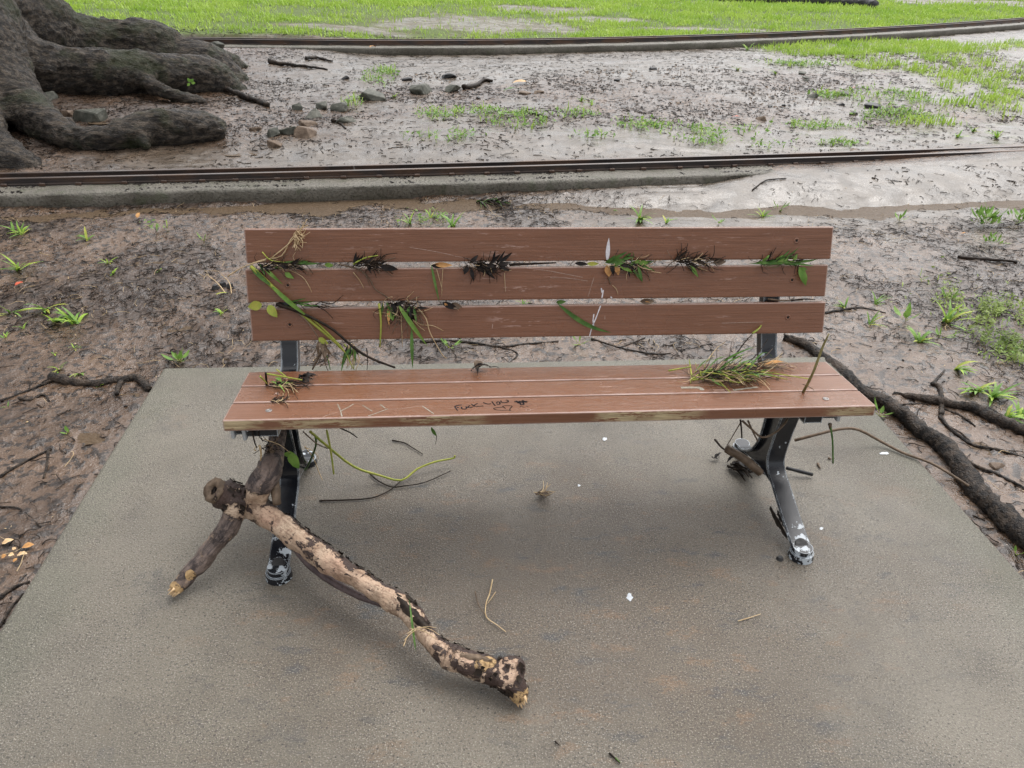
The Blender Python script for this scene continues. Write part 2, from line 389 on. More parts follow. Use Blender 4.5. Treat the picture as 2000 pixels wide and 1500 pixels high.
def m_paint(name, wear_front=0.0, wear_and_rim=0.0, tint=1.0, gloss=.30):
    """brown brushed timber paint; worn = raw wood and rubbed edges; rim highlights painted along the arrises"""
    m = NT(name); v = m.vec((2.2, 60, 60)); gr = m.noise(3.0, 5, .65, v); gr2 = m.noise(9, 3, .6, m.vec((1.2, 90, 90)))
    inf = m.n('ShaderNodeObjectInfo'); rnd = m.math('MULTIPLY', inf.outputs['Random'], 7.0)
    a = (.145*tint, .054*tint, .022*tint); b = (.205*tint, .084*tint, .040*tint)
    c = m.mix(m.ramp(gr, .3, .7), a, b)
    c = m.mix(m.ramp(m.noise(2.3, 4), .48, .75, 0, .35), c, (.225*tint, .110*tint, .068*tint))
    c = m.mix(m.ramp(inf.outputs['Random'], .2, 1.0, 0, .30), c, (.235, .115, .070))
    # scuffs: pale rubbed flecks that run with the grain, gathered in patches
    patch = m.ramp(m.noise(2.7, 3, .6, m.vec((1, 1, 1), loc=(4.2, 0, 1.3))), .50, .66)
    fl = m.math('MULTIPLY', m.ramp(m.noise(26, 4, .75, m.vec((.35, 2.4, 2.4))), .585, .66), patch)
    c = m.mix(m.math('MULTIPLY', fl, .5+1.3*wear_and_rim), c, (.50, .34, .28))
    rows = m.math('MULTIPLY', m.ramp(gr2, .64, .72), m.ramp(m.noise(5, 3), .5, .7))
    c = m.mix(m.math('MULTIPLY', rows, .45), c, (.40, .26, .20))
    if wear_front:
        geo = m.n('ShaderNodeNewGeometry'); sp = m.n('ShaderNodeSeparateXYZ'); m.t.links.new(geo.outputs['True Normal'], sp.inputs[0])
        front = m.ramp(sp.outputs['Y'], -.6, -.9, 0, 1)
        pn = m.noise(4.5, 4, .6, m.vec((.8, 1, 1), loc=(1.7, 0, 0)))
        x = m.sep()[0]; pp = m.ramp(pn, .50, .62)
        for cx, hw, k in ((-.84, .10, .9), (-.62, .16, .8), (.31, .10, .7), (.80, .10, .8), (-.25, .08, .5)): pp = m.math('MAXIMUM', pp, m.ramp(m.math('ABSOLUTE', m.math('SUBTRACT', x, cx)), hw, hw*.3, 0, k))
        w = m.math('MULTIPLY', m.ramp(m.noise(20, 5, .8, m.vec((.4, 3, 3))), .43, .51), pp)
        w = m.math('MULTIPLY', m.math('MULTIPLY', w, front), wear_front)
        raw = m.mix(m.ramp(gr2, .4, .6), (.60, .48, .28), (.25, .19, .10))
        c = m.mix(w, c, raw)
    rim_glint = m.math('MULTIPLY', m.arris(), m.ramp(m.noise(14, 4, .75, m.vec((.5, 1, 1))), .30, .62, .35, 1))
    c = m.mix(m.math('MULTIPLY', rim_glint, .45+.5*wear_and_rim), c, (.56, .42, .37))  # pale arrises: rubbed edges plus rim highlights put into the colour
    r = m.ramp(m.noise(4, 4), .3, .7, gloss-.08, gloss+.12)
    h = m.math('ADD', gr2, m.math('MULTIPLY', gr, .8))
    return m.fin(c, r, m.bump(h, .45, .0025), .55)
def m_frame():
    m = NT('chipped_black_enamel'); n1 = m.noise(9, 4, .6); ch = m.noise(24, 5, .7)
    x, y, z = m.sep()
    # chips thicken towards the foot, where shoes have kicked the paint off
    low = m.math('MULTIPLY', m.ramp(z, .02, .12, .150, 0.0), m.ramp(y, .05, -.10))
    chip = m.math('MAXIMUM', m.ramp(m.math('ADD', ch, low), .665, .685), m.ramp(m.noise(17, 4, .6, m.vec(loc=(2, 7, 1))), .655, .67))
    geo = m.n('ShaderNodeNewGeometry')
    edge = m.edge(.0055, ch, .05, .12)
    chip = m.math('MAXIMUM', chip, edge)
    c = m.mix(chip, m.mix(n1, (.006, .007, .010), (.014, .016, .021)), (.46, .50, .53))
    return m.fin(c, m.ramp(n1, .3, .7, .16, .28), m.bump(m.math('SUBTRACT', n1, m.math('MULTIPLY', chip, .6)), .15, .003), .5)
def m_alu():
    m = NT('bare_cast_aluminium'); n = m.noise(60, 3); return m.fin(m.mix(n, (.38, .41, .43), (.55, .58, .60)), .4, m.bump(n, .2, .002), .5, .4)
def m_screw():
    m = NT('countersunk_screw_steel'); n = m.noise(200, 2); return m.fin(m.mix(n, (.22, .20, .19), (.35, .33, .32)), .4, None, .5, .6)
def m_bark_tree():
    m = NT('buttress_bark'); v = m.vec((9, 26, 26)); v2 = m.vec((16, 60, 60), (0, .2, .4))
    n1 = m.noise(1.0, 6, .7, v); n2 = m.noise(1.0, 5, .7, v2, 1.0); moss = m.noise(2.2, 4, .6)
    c = m.mix(m.ramp(n1, .40, .62), (.022, .016, .011), (.155, .122, .090))
    c = m.mix(m.ramp(n2, .48, .60, 0, .85), c, (.012, .010, .009))
    c = m.mix(m.ramp(m.noise(60, 4, .7), .62, .72, 0, .6), c, (.20, .18, .15))
    c = m.mix(m.ramp(moss, .50, .66, 0, .7), c, m.mix(n2, (.016, .024, .006), (.055, .075, .016)))
    return m.fin(c, .5, m.bump(m.math('ADD', n1, m.math('MULTIPLY', n2, 1.2)), 1.0, .05), .4)
def m_root():
    m = NT('wet_root_bark'); n1 = m.noise(40, 5, .7); n2 = m.noise(130, 3)
    c = m.mix(m.ramp(n1, .42, .62), (.010, .008, .007), (.062, .046, .034)); c = m.mix(m.ramp(m.noise(9, 4, .7), .5, .66, 0, .6), c, (.090, .064, .046))
    return m.fin(c, .5, m.bump(m.math('ADD', n1, n2), 1.0, .014), .25)
def m_limb():
    m = NT('peeling_branch_bark'); grey = m.attr('grey'); raw = m.attr('raw'); top = m.attr('flaky')
    gq = m.n('ShaderNodeAttribute'); gq.attribute_name = 'grain'; gvv = gq.outputs['Vector']; n1 = m.noise(14, 5, .65); n2 = m.noise(34, 5, .72, dist=.6); n3 = m.noise(120, 3); ng = m.noise(75, 5, .7, gvv)
    pale = m.mix(m.ramp(n1, .3, .7), (.41, .275, .185), (.56, .43, .31)); pale = m.mix(m.ramp(m.noise(7, 3), .5, .7, 0, .7), pale, (.40, .225, .150)); pale = m.mix(m.ramp(m.noise(22, 5, .75, m.vec(loc=(2, 1, 4))), .52, .64, 0, .75), pale, (.20, .125, .08))
    pale = m.mix(m.ramp(n3, .54, .70, 0, .7), pale, (.20, .11, .07)); pale = m.mix(m.ramp(m.vor(70), .06, .14, .9, 0), pale, (.05, .03, .025))
    dark = m.mix(n1, (.024, .018, .017), (.075, .040, .028))
    pale = m.mix(m.ramp(ng, .50, .66, 0, .7), pale, (.19, .115, .072))
    f = m.ramp(m.math('ADD', m.math('ADD', m.math('MULTIPLY', m.noise(24, 5, .7, dist=.4), .6), m.math('MULTIPLY', m.noise(34, 4, .7, gvv), .4)), m.math('MULTIPLY', top, .24)), .55, .575)
    c = m.mix(f, pale, dark)
    gv = m.noise(48, 5, .7, gvv)
    gc = m.mix(m.ramp(gv, .40, .60), (.038, .027, .025), (.175, .128, .105)); gc = m.mix(m.ramp(m.noise(30, 4, .7), .60, .68, 0, .8), gc, (.34, .24, .16))
    c = m.mix(m.ramp(m.math('ADD', grey, m.math('MULTIPLY', m.math('SUBTRACT', n2, .5), .7)), .4, .6), c, gc)
    rw = m.mix(n3, (.52, .36, .17), (.30, .17, .075)); rw = m.mix(m.ramp(n2, .54, .60), rw, (.06, .035, .02))
    c = m.mix(m.ramp(m.math('ADD', raw, m.math('MULTIPLY', m.math('SUBTRACT', n2, .5), 1.0)), .55, .62), c, rw)
    return m.fin(c, m.ramp(n1, .3, .7, .42, .62), m.bump(m.math('ADD', m.math('MULTIPLY', f, .5), m.math('ADD', ng, m.math('MULTIPLY', n3, .3))), .9, .008), .4)
def m_simple(name, a, b, rough=.5, scale=30, bump=.3, dist=.004, trans=0.0, spec=.25):
    m = NT(name); n1 = m.noise(scale, 4, .6)
    c = m.mix(m.ramp(n1, .3, .7), a, b)
    m.fin(c, rough, m.bump(n1, bump, dist) if bump else None, spec)
    if trans:
        tr = m.n('ShaderNodeBsdfTranslucent'); m.set(tr.inputs[0], c); mx = m.n('ShaderNodeMixShader'); mx.inputs[0].default_value = trans
        m.t.links.new(m.p.outputs[0], mx.inputs[1]); m.t.links.new(tr.outputs[0], mx.inputs[2]); m.t.links.new(mx.outputs[0], m.out.inputs[0])
    return m.m
def m_water():
    m = NT('silty_water'); n = m.noise(9, 3, .6, m.vec((1, 2.5, 1)))
    return m.fin(m.mix(m.noise(3, 3), (.085, .058, .036), (.125, .088, .056)), .30, m.bump(m.math('ADD', n, m.noise(40, 3, .6, m.vec((1, 2.2, 1)))), .55, .02), .10)
def m_ink():
    return m_simple('black_marker_ink', (.012, .011, .013), (.02, .018, .02), .6, 80, 0, .001, 0, .05)

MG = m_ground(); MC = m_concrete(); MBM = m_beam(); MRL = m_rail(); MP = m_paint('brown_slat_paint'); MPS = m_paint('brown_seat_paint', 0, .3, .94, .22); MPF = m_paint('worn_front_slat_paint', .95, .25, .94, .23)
MFR = m_frame(); MAL = m_alu(); MSC = m_screw(); MBT = m_bark_tree(); MRT = m_root(); MLB = m_limb(); MWA = m_water(); MINK = m_ink()
MST = m_simple('damp_mossy_stone', (.055, .058, .046), (.125, .122, .100), .6, 22, .8, .012)
MSB = m_simple('brown_stone', (.105, .072, .050), (.19, .14, .10), .6, 22, .8, .012)
MSD = m_simple('black_wet_stone', (.014, .014, .015), (.045, .043, .042), .4, 30, .7, .008)
MGR = m_simple('lawn_grass', (.28, .45, .050), (.44, .58, .110), .45, 1.3, 0, trans=.35)
MG2 = m_simple('weed_leaf_green', (.115, .240, .040), (.240, .390, .085), .40, 25, .2, .002, trans=.3)
MGY = m_simple('yellow_green_stem', (.42, .47, .13), (.54, .56, .23), .42, 40, .2, .002)
MGD = m_simple('dark_green_blade', (.045, .115, .022), (.11, .21, .045), .38, 40, .2, .002, trans=.2)
MTW = m_simple('dark_wet_twig', (.011, .008, .006), (.036, .025, .018), .5, 60, .5, .003, 0, .12)
MTB = m_simple('brown_twig', (.085, .058, .038), (.17, .12, .08), .55, 60, .5, .003)
MSW = m_simple('dry_straw', (.40, .28, .15), (.55, .42, .25), .6, 60, .3, .002)
MDL = m_simple('black_rotten_leaf', (.007, .006, .006), (.024, .018, .015), .4, 45, .4, .003, 0, .15)
MOL = m_simple('orange_dead_leaf', (.36, .17, .055), (.50, .27, .10), .5, 45, .4, .003)
MRD = m_simple('red_fallen_leaf', (.45, .06, .03), (.55, .12, .06), .45, 45, .2, .002)
MYL = m_simple('yellowing_leaf', (.30, .38, .06), (.46, .45, .09), .4, 45, .2, .002, trans=.2)
MWP = m_simple('white_paint_scrape', (.55, .52, .54), (.72, .70, .71), .6, 140, .3, .001)
MSCR = m_simple('pale_scratched_paint', (.33, .22, .17), (.46, .34, .28), .6, 200, .2, .001)
MGS = m_simple('grey_scratched_wood', (.20, .18, .14), (.36, .33, .27), .65, 200, .2, .001)
MCH = m_simple('pale_bark_chip', (.52, .33, .17), (.66, .48, .28), .6, 60, .4, .003)
MPL = m_simple('black_plastic_rod', (.012, .012, .013), (.02, .02, .022), .35, 60, .1, .001)
MDR = m_simple('white_dropping', (.45, .48, .52), (.62, .64, .66), .5, 90, .2, .001)

# ================================================================== SETTING
def axis(segs):
    out = [segs[0][0]]
    for a, b, s0, s1 in segs:
        x = a
        while x < b-1e-6:
            t = (x-a)/(b-a); x = min(b, x+s0*(s1/s0)**t); out.append(x)
    return np.array(out)
gx = axis([(-70, -14, 8, 1.0), (-14, -4.5, .6, .05), (-4.5, -1.3, .03, .014), (-1.3, 1.75, .02, .02), (1.75, 4.6, .014, .024), (4.6, 14, .03, .12), (14, 80, .3, 9)])
gy = axis([(-8, .6, 2, .04), (.6, 4.6, .013, .013), (4.6, 8, .013, .022), (8, 14, .025, .07), (14, 26, .08, .35), (26, 120, .5, 10)])
X, Y = np.meshgrid(gx, gy); Z = T(X, Y)
nx, ny = len(gx), len(gy)
idx = np.arange(nx*ny).reshape(ny, nx)
F = np.stack([idx[:-1, :-1].ravel(), idx[:-1, 1:].ravel(), idx[1:, 1:].ravel(), idx[1:, :-1].ravel()], 1)
def ell(px, py, rx, ry):
    c = on_z(px, py, 0); ex = abs(on_z(px+rx, py, 0)[0]-c[0]); ey = abs(on_z(px, py-ry, 0)[1]-on_z(px, py+ry, 0)[1])/2
    return c[0], c[1], ex, ey
LAWN = [ell(*a) for a in ((1960, 150, 110, 50), (1830, 98, 230, 16), (1640, 104, 140, 10), (1930, 215, 130, 26), (1760, 135, 120, 12), (1820, 250, 90, 8), (1960, 640, 50, 45), (745, 158, 36, 26), (1900, 170, 80, 60))]
BARE = [ell(*a) for a in ((880, 58, 230, 20), (640, 74, 150, 7), (1040, 30, 120, 8), (1900, 12, 170, 8), (1330, 68, 160, 4), (1180, 50, 100, 6))]
def lawn_mask(x, y):
    d2 = y-K2(x); n = fbm2(x*.9, y*.9, 4, 70)
    m = sst(.45, .75, d2+(n-.5)*.5)
    for cx, cy, ex, ey in BARE: m = m*(1-.97*(1-sst(.45, 1.25, np.hypot((x-cx)/ex, (y-cy)/ey)+(n-.5)*1.6)))
    m = m*(1-sst(24, 27, y))
    for cx, cy, ex, ey in LAWN: m = np.maximum(m, (1-sst(.55, 1.15, np.hypot((x-cx)/ex, (y-cy)/ey)+(n-.5)*1.8))*sst(.38, .5, fbm2(x*5, y*5, 2, 77)+.1))
    onb = (sst(-.05, 0, d2)*(1-sst(.48, .55, d2)))
    return m*(1-onb)
ground = obj('ground', np.stack([X.ravel(), Y.ravel(), Z.ravel()], 1), F, MG)
ground['kind'] = 'structure'
attr(ground, 'silt', silt_mask(X, Y).ravel()); attr(ground, 'lawn', np.maximum(.24*sst(.4, .8, Y-K2(X)), lawn_mask(X, Y)*(.30+.70*sst(.3, .7, Y-K2(X)))*sst(.4, 1.5, Y-K1(X))*sst(-2.5, .5, Y-K2(X))).ravel())
def organic_and_shade(x, y):
    o = sst(.50, .66, fbm2(x*2.0, y*2.0, 4, 90))*.75
    o = np.maximum(o, np.exp(-(((x+3.9)/1.7)**2+((y-7.6)/2.2)**2))*.7)  # round the tree: darker mud, with the tree's shade painted in
    o = np.maximum(o, sst(24, 27, y)*.8)
    return np.clip(o*(1-.8*silt_mask(x, y))*(1-.55*sst(.3, .9, y-K1(x))*sst(-2.6, -1.6, x)*(1-sst(20, 24, y))), 0, 1)
attr(ground, 'organic_and_shade', organic_and_shade(X, Y).ravel())

pad = bm_obj('concrete_pad', rbox(((XL+XR)/2, (YB+YFRONT)/2, -.06), np.eye(3), ((XR-XL)/2, (YB-YFRONT)/2, .06), .012, 3), MC)
pad['kind'] = 'structure'

# the brown runnel along the near beam and standing puddles
xs = np.linspace(-6, 7, 90); mb = MB(); v = []; f = []
for i, x in enumerate(xs):
    k = float(K1(x)); far = .34+.62*float(sst(-1, 3, x))
    v += [(x, k+.02 if x < 1.6 else k-.25*float(sst(1.6, 2.6, x)), -.047), (x, k-far, -.047)]
for i in range(len(xs)-1): f.append((2*i, 2*i+1, 2*i+3, 2*i+2))
runnel = obj('runnel_water', v, f, MWA); runnel['kind'] = 'structure'
def puddle(px, py, rx, ry):
    c = G(px, py); e = ell(px, py, rx, ry)[2:]; n = 28; vv = [(c[0], c[1], 0)]
    zz = []
    for i in range(n):
        a = 2*math.pi*i/n; r = .75+.5*float(fbm2(np.array([3*math.cos(a)+px]), np.array([3*math.sin(a)+py]), 3, 3)[0])
        vv.append((c[0]+e[0]*r*math.cos(a), c[1]+e[1]*r*math.sin(a), 0))
    qx = c[0]+e[0]*RNG.uniform(-.8, .8, 300); qy = c[1]+e[1]*RNG.uniform(-.8, .8, 300); zz = float(np.percentile(T(qx, qy), 30))
    vv = [(q[0], q[1], zz) for q in vv]
    o = obj('puddle', vv, [(0, i+1, (i+1) % n+1) for i in range(n)], MWA); o['kind'] = 'structure'
for a in ((1935, 875, 38, 15), (250, 772, 22, 6), (1080, 412, 90, 8), (1985, 770, 30, 20), (215, 235, 45, 6), (470, 300, 40, 5), (310, 515, 50, 4), (380, 640, 50, 9), (120, 860, 80, 16)): puddle(*a)

# ---- narrow gauge tracks: concrete beam with two dark rails and clips
def sweep_x(Kf, x0, x1, n, prof, noise=0.0, seed=0):
    """profile of (offset across, z) swept along the curve"""
    xs = np.linspace(x0, x1, n); v = []; f = []; m = len(prof)
    for i, x in enumerate(xs):
        k = float(Kf(x)); dk = float(Kf(x+.01)-Kf(x-.01))/.02; nn = np.array([-dk, 1])/math.hypot(dk, 1)
        for j, (o, z) in enumerate(prof):
            w = noise*(float(fbm2(np.array([x*6+j*3.7]), np.array([o*9+seed]), 3, 5)[0])-.5) if noise else 0
            v.append((x+nn[0]*o, k+nn[1]*(o+w), z+w*.6))
    for i in range(n-1):
        for j in range(m):
            j2 = (j+1) % m; f.append((i*m+j, (i+1)*m+j, (i+1)*m+j2, i*m+j2))
    f.append(tuple(range(m))); f.append(tuple((n-1)*m+j for j in reversed(range(m))))
    return v, f
def track(Kf, x0, x1, ztop, name, label, offs, joints, nb, clipstep, rh, depthw, zb):
    t = root_empty(name, label, 'railway track', (0, float(Kf(0)), ztop), 'narrow gauge tracks behind the bench')
    prof = [(0.005, zb), (0.0, ztop-.02), (.006, ztop-.006), (.02, ztop), (depthw-.02, ztop), (depthw, ztop-.02), (depthw, zb)]
    v, f = sweep_x(Kf, x0, x1, nb, prof, .022, 1); obj('concrete_beam', v, f, MBM, t)
    rw = .036
    for q, off in enumerate(offs):
        js = [x0]+joints[q]+[x1]
        for a, b in zip(js[:-1], js[1:]):
            z0 = ztop+.002
            pr = [(off-.012, z0), (off-.012, z0+.008), (off+.002, z0+.012), (off+.002, z0+rh-.010), (off-.003, z0+rh-.008), (off-.003, z0+rh-.002), (off-.001, z0+rh), (off+rw-.014, z0+rh), (off+rw-.012, z0+rh-.008), (off+rw-.016, z0+rh-.012), (off+rw-.016, z0+.012), (off+rw, z0+.008), (off+rw, z0)]
            v, f = sweep_x(Kf, a+.001, b-.001, max(4, int((b-a)/.25)), pr); obj('rail', v, f, MRL, t, smooth=False)
    me = None; x = x0+.1
    while x < x1:
        for q, off in enumerate(offs):
            if q == 1 and clipstep < .4 and int(x*10) % 2: continue
            xx = x+random.uniform(-.03, .03); k = float(Kf(xx))
            cpos = np.array([xx, k+off-.018, ztop+.010])
            if me is None:
                o = bm_obj('clip', rbox((0, 0, 0), np.eye(3), (.020, .011, .009), .003, 1), MRL, t); o.location = tuple(cpos-base_of(t)); me = o
                o.data.transform(Matrix.Translation(Vector(tuple(base_of(t)))))
            else:
                o = me.copy(); COL.objects.link(o); o.parent = t; o.location = tuple(cpos-base_of(t)); o.rotation_euler = (0, 0, random.uniform(-.15, .2))
        x += clipstep
    return t
near_track = track(K1, -9, 9, .05, 'railway_track', 'nearer low concrete beam with two dark rails, its right end buried in pale silt', (.20, .325), ([-1.85, 1.2], [-.6, 2.4]), 260, .235, .045, .47, -.12)
far_track = track(K2, -3.4, 22, .10, 'railway_track', 'farther concrete beam with dark rails curving along the edge of the bright lawn', (.22, .37), ([.5, 6.0], [3.0, 9]), 200, .60, .06, .52, -.05)

# ---- the big tree with buttress roots
def tp(px, py, Yd, rpx):
    p = on_y(px, py, Yd); return p, rpx/FOC*depth(p)
def root_tube(ctrl, sides=14, n=None):
    P = []; R_ = []
    for a in ctrl:
        p, r = tp(*a); P.append(p); R_.append(r)
    return tube(P, R_, sides, n or 6*(len(P)-1)+1)
parts = []
tb = np.array([-5.15, 8.7, 0.0])
parts.append(tube([tb+(0, 0, -.3), tb+(.0, 0, .3), tb+(-.05, .05, .9), tb+(-.1, .1, 1.8), tb+(-.1, .15, 3.2), tb+(0, .2, 5.0)], [1.55, 1.25, 1.0, .85, .75, .62], 26, 24))
parts.append(root_tube([(-20, 30, 8.6, 118), (120, 80, 8.9, 70), (175, 88, 9.0, 52), (240, 98, 9.1, 56), (300, 100, 9.15, 58), (350, 122, 9.15, 44), (400, 132, 9.15, 46), (450, 158, 9.1, 34), (474, 185, 9.0, 20)]))
parts.append(root_tube([(200, 85, 9.5, 50), (330, 105, 9.6, 34), (430, 125, 9.7, 26), (480, 138, 9.8, 15), (512, 146, 9.9, 6)]))
parts.append(root_tube([(-40, 90, 7.9, 110), (60, 130, 7.8, 62), (150, 140, 7.85, 48), (250, 142, 8.0, 43), (340, 150, 8.15, 40), (410, 156, 8.3, 40), (440, 172, 8.35, 32), (468, 192, 8.4, 20)]))
parts.append(root_tube([(-90, 60, 7.4, 130), (-20, 140, 7.1, 80), (25, 190, 6.85, 52), (75, 232, 6.5, 42), (135, 266, 6.25, 31), (205, 272, 6.15, 25), (275, 256, 6.2, 33), (345, 247, 6.3, 33), (405, 249, 6.35, 26), (438, 258, 6.35, 16)]))
parts.append(root_tube([(280, 272, 6.1, 18), (291, 290, 6.02, 8)], 8))
parts.append(root_tube([(-120, 200, 6.5, 110), (-40, 275, 5.95, 55), (10, 305, 5.75, 40), (50, 322, 5.68, 26), (82, 340, 5.62, 10)]))
parts.append(root_tube([(270, 150, 7.9, 22), (310, 172, 7.75, 16), (345, 186, 7.7, 12), (400, 198, 7.65, 6)], 8))
# main limbs, above the frame
for az, el, L, r in ((.3, .9, 4.5, .34), (2.2, .8, 4.2, .32), (3.7, 1.0, 4.4, .30), (5.2, .75, 4.6, .33)):
    d = np.array([math.cos(az)*math.cos(el), math.sin(az)*math.cos(el), math.sin(el)])
    parts.append(tube([tb+(0, .2, 4.4), tb+(0, .2, 4.6)+d*L*.5+np.array([0, 0, .2]), tb+(0, .2, 4.6)+d*L], [r*1.2, r*.8, r*.3], 10, 10))
def bark_relief(co, no):
    a = fbm3(co*np.array([2.6, 4, 4]), 3, 3)-.5; b = np.abs(fbm3(co*np.array([8, 24, 24]), 3, 9)-.5)
    low = 1-np.clip(co[:, 2]/3, 0, 1)
    return (.11*a+.085*(b-.12))*(.4+.6*low)
tree = root_empty('buttress_tree', 'huge old tree with thick mossy buttress roots spreading over the mud', 'tree', tb)
remesh(parts, .024, 'trunk', MBT, tree, smooth_it=3, relief=bark_relief)
# crown above the frame, unseen, added to shade the mud: loose leaf clusters
nl = 15000; d = RNG.normal(size=(nl, 3)); d /= np.linalg.norm(d, axis=1)[:, None]
rr = RNG.uniform(.35, 1, nl)**.6; cl = RNG.integers(0, 46, nl)
cc = RNG.normal(size=(46, 3)); cc /= np.linalg.norm(cc, axis=1)[:, None]
ctr = tb+np.array([-.9, 1.4, 8.0])+cc[cl]*np.array([3.2, 3.0, 1.7])+d*rr[:, None]*1.05
t1 = RNG.normal(size=(nl, 3)); t1 /= np.linalg.norm(t1, axis=1)[:, None]; t2 = np.cross(t1, RNG.normal(size=(nl, 3))); t2 /= np.linalg.norm(t2, axis=1)[:, None]
lv = np.stack([ctr-t1*.11, ctr+t2*.045, ctr+t1*.11, ctr-t2*.045], 1).reshape(-1, 3)
obj('crown', lv, np.arange(nl*4).reshape(-1, 4), m_simple('tree_leaf', (.035, .075, .018), (.07, .12, .03), .4, 3, 0, trans=.25), tree, False)

# ================================================================== BENCH
S0, S1 = -.5775, 1.1475; XC = (S0+S1)/2; HX = (S1-S0)/2
SP0 = np.array([0, 1.6723, .45]); SD = np.array([0, .2997, -.0297]); SL = np.linalg.norm(SD); SD /= SL; SN = np.array([0, -SD[2], SD[1]])
BP0 = np.array([0, 2.0385, .484]); BD = np.array([0, .0959, .3073]); BL = np.linalg.norm(BD); BD /= BL; BN = np.array([0, -BD[2], BD[1]])
UX = np.array([1.0, 0, 0])
def SEAT(px, py, off=0.0): return on_plane(px, py, SP0+SN*off, SN)
def BACK(px, py, off=0.0): return on_plane(px, py, BP0+BN*off, BN)
def PAD(px, py, off=0.0): return on_z(px, py, off)
bench = root_empty('park_bench', 'brown slatted park bench on black metal legs, littered with flood debris', 'bench', (XC, 1.85, 0))
sw, sg, sth = .0972, .0048, .032
seat_slats = []
for i in range(3):
    c = SP0+SD*(sw*.5+i*(sw+sg))-SN*sth/2+UX*XC+UX*random.uniform(-.0015, .0015)
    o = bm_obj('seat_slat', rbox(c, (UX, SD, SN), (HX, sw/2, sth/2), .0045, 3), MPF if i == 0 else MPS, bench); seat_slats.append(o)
seat_slats[0]['label'] = 'front seat slat with marker scribble and worn front edge'
bw, bg_, bth = .0962, .0166, .030
back_slats = []
for i in range(3):
    c = BP0+BD*(bw*.5+i*(bw+bg_))-BN*bth/2+UX*(XC+(.004, 0.0, .006)[i])
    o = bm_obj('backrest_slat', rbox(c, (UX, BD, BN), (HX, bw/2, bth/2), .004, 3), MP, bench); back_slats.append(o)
back_slats[2]['label'] = 'top backrest slat with a white pointed scrape'
def disc(c, n, r, h, sides=20, r2=None):
    n = np.array(n, float); a = np.cross(n, UX if abs(n[0]) < .9 else np.array([0, 1, 0])); a /= np.linalg.norm(a); b = np.cross(n, a); v = []; f = []
    for q, (rad, z) in enumerate(((r, 0), (r2 or r*.92, h))):
        for k in range(sides):
            t = 2*math.pi*k/sides; v.append(np.array(c)+n*z+rad*(math.cos(t)*a+math.sin(t)*b))
    for k in range(sides): f.append((k, (k+1) % sides, sides+(k+1) % sides, sides+k))
    f.append(tuple(range(sides, 2*sides))); return v, f
def ring(c, n, r1, r2, h, sides=20):
    n = np.array(n, float); a = np.cross(n, UX); a /= np.linalg.norm(a); b = np.cross(n, a); v = []; f = []
    for rad, z in ((r1, 0), (r1*.97, h), (r2*1.1, h), (r2, -.0005)):
        for k in range(sides):
            t = 2*math.pi*k/sides; v.append(np.array(c)+n*z+rad*(math.cos(t)*a+math.sin(t)*b))
    for j in range(3):
        for k in range(sides): f.append((j*sides+k, j*sides+(k+1) % sides, (j+1)*sides+(k+1) % sides, (j+1)*sides+k))
    return v, f
for s, pts in ((2, ((1556, 470),)), (1, ((562, 557), (1547, 547))), (0, ((566, 634), (1539, 620)))):
    for p in pts:
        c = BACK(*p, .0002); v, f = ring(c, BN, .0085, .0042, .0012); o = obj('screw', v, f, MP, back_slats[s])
        v, f = disc(c, BN, .0036, .0004); obj('screw_disc', v, f, MDL, back_slats[s])  # dark disc painted for the shade down the screw hole
for s, pts in ((0, ((525, 802), (1613, 779))), (1, ((541, 769), )), (2, ((557, 739), (1546, 716)))):
    for p in pts:
        c = SEAT(*p, .0003); v, f = ring(c, SN, .0088, .0045, .0014); obj('screw', v, f, MSC if s == 0 else MPS, seat_slats[s])
        v, f = disc(c, SN, .0044, .0006); obj('screw_disc', v, f, MSC if s == 0 else MSCR, seat_slats[s])

def strip(path, Xc, w, th, mb, taper=None, n=40):
    """flat bar whose outer face follows the (y, z) path; the thickness goes to the left of travel"""
    Q = spline([(0, a, b) for a, b in path], n); d = np.gradient(Q, axis=0); d /= np.linalg.norm(d, axis=1)[:, None]
    v = []; f = []
    for i in range(n):
        nn = np.array([0, -d[i][2], d[i][1]]); hw = w/2
        if taper: hw *= taper(i/(n-1))
        e = min(.003, hw*.4)
        for (xx, tt) in ((-hw+e, 0), (hw-e, 0), (hw, e), (hw, th-e), (hw-e, th), (-hw+e, th), (-hw, th-e), (-hw, e)): v.append(np.array([Xc+xx, 0, 0])+Q[i]+nn*tt)
    for i in range(n-1):
        for k in range(8): f.append((i*8+k, i*8+(k+1) % 8, (i+1)*8+(k+1) % 8, (i+1)*8+k))
    f.append(tuple(reversed(range(8)))); f.append(tuple((n-1)*8+k for k in range(8))); mb.add(v, f)
def web(poly, Xc, th, mb):
    m = len(poly); v = [(Xc-th/2, a, b) for a, b in poly]+[(Xc+th/2, a, b) for a, b in poly]
    f = [tuple(reversed(range(m))), tuple(range(m, 2*m))]+[(k, (k+1) % m, m+(k+1) % m, m+k) for k in range(m)]; mb.add(v, f)
FRONT = [(1.795, .405), (1.822, .31), (1.840, .21), (1.845, .152), (1.828, .124), (1.78, .104), (1.69, .068), (1.61, .040), (1.566, .027)]
REAR = [(1.925, .40), (1.928, .24), (1.943, .145), (1.985, .080), (2.05, .034), (2.105, .022)]
UPR = [(1.70, .409), (1.85, .395), (1.965, .382), (2.035, .398), (2.068, .450), (2.087, .50), (2.166, .752)]
fr = []
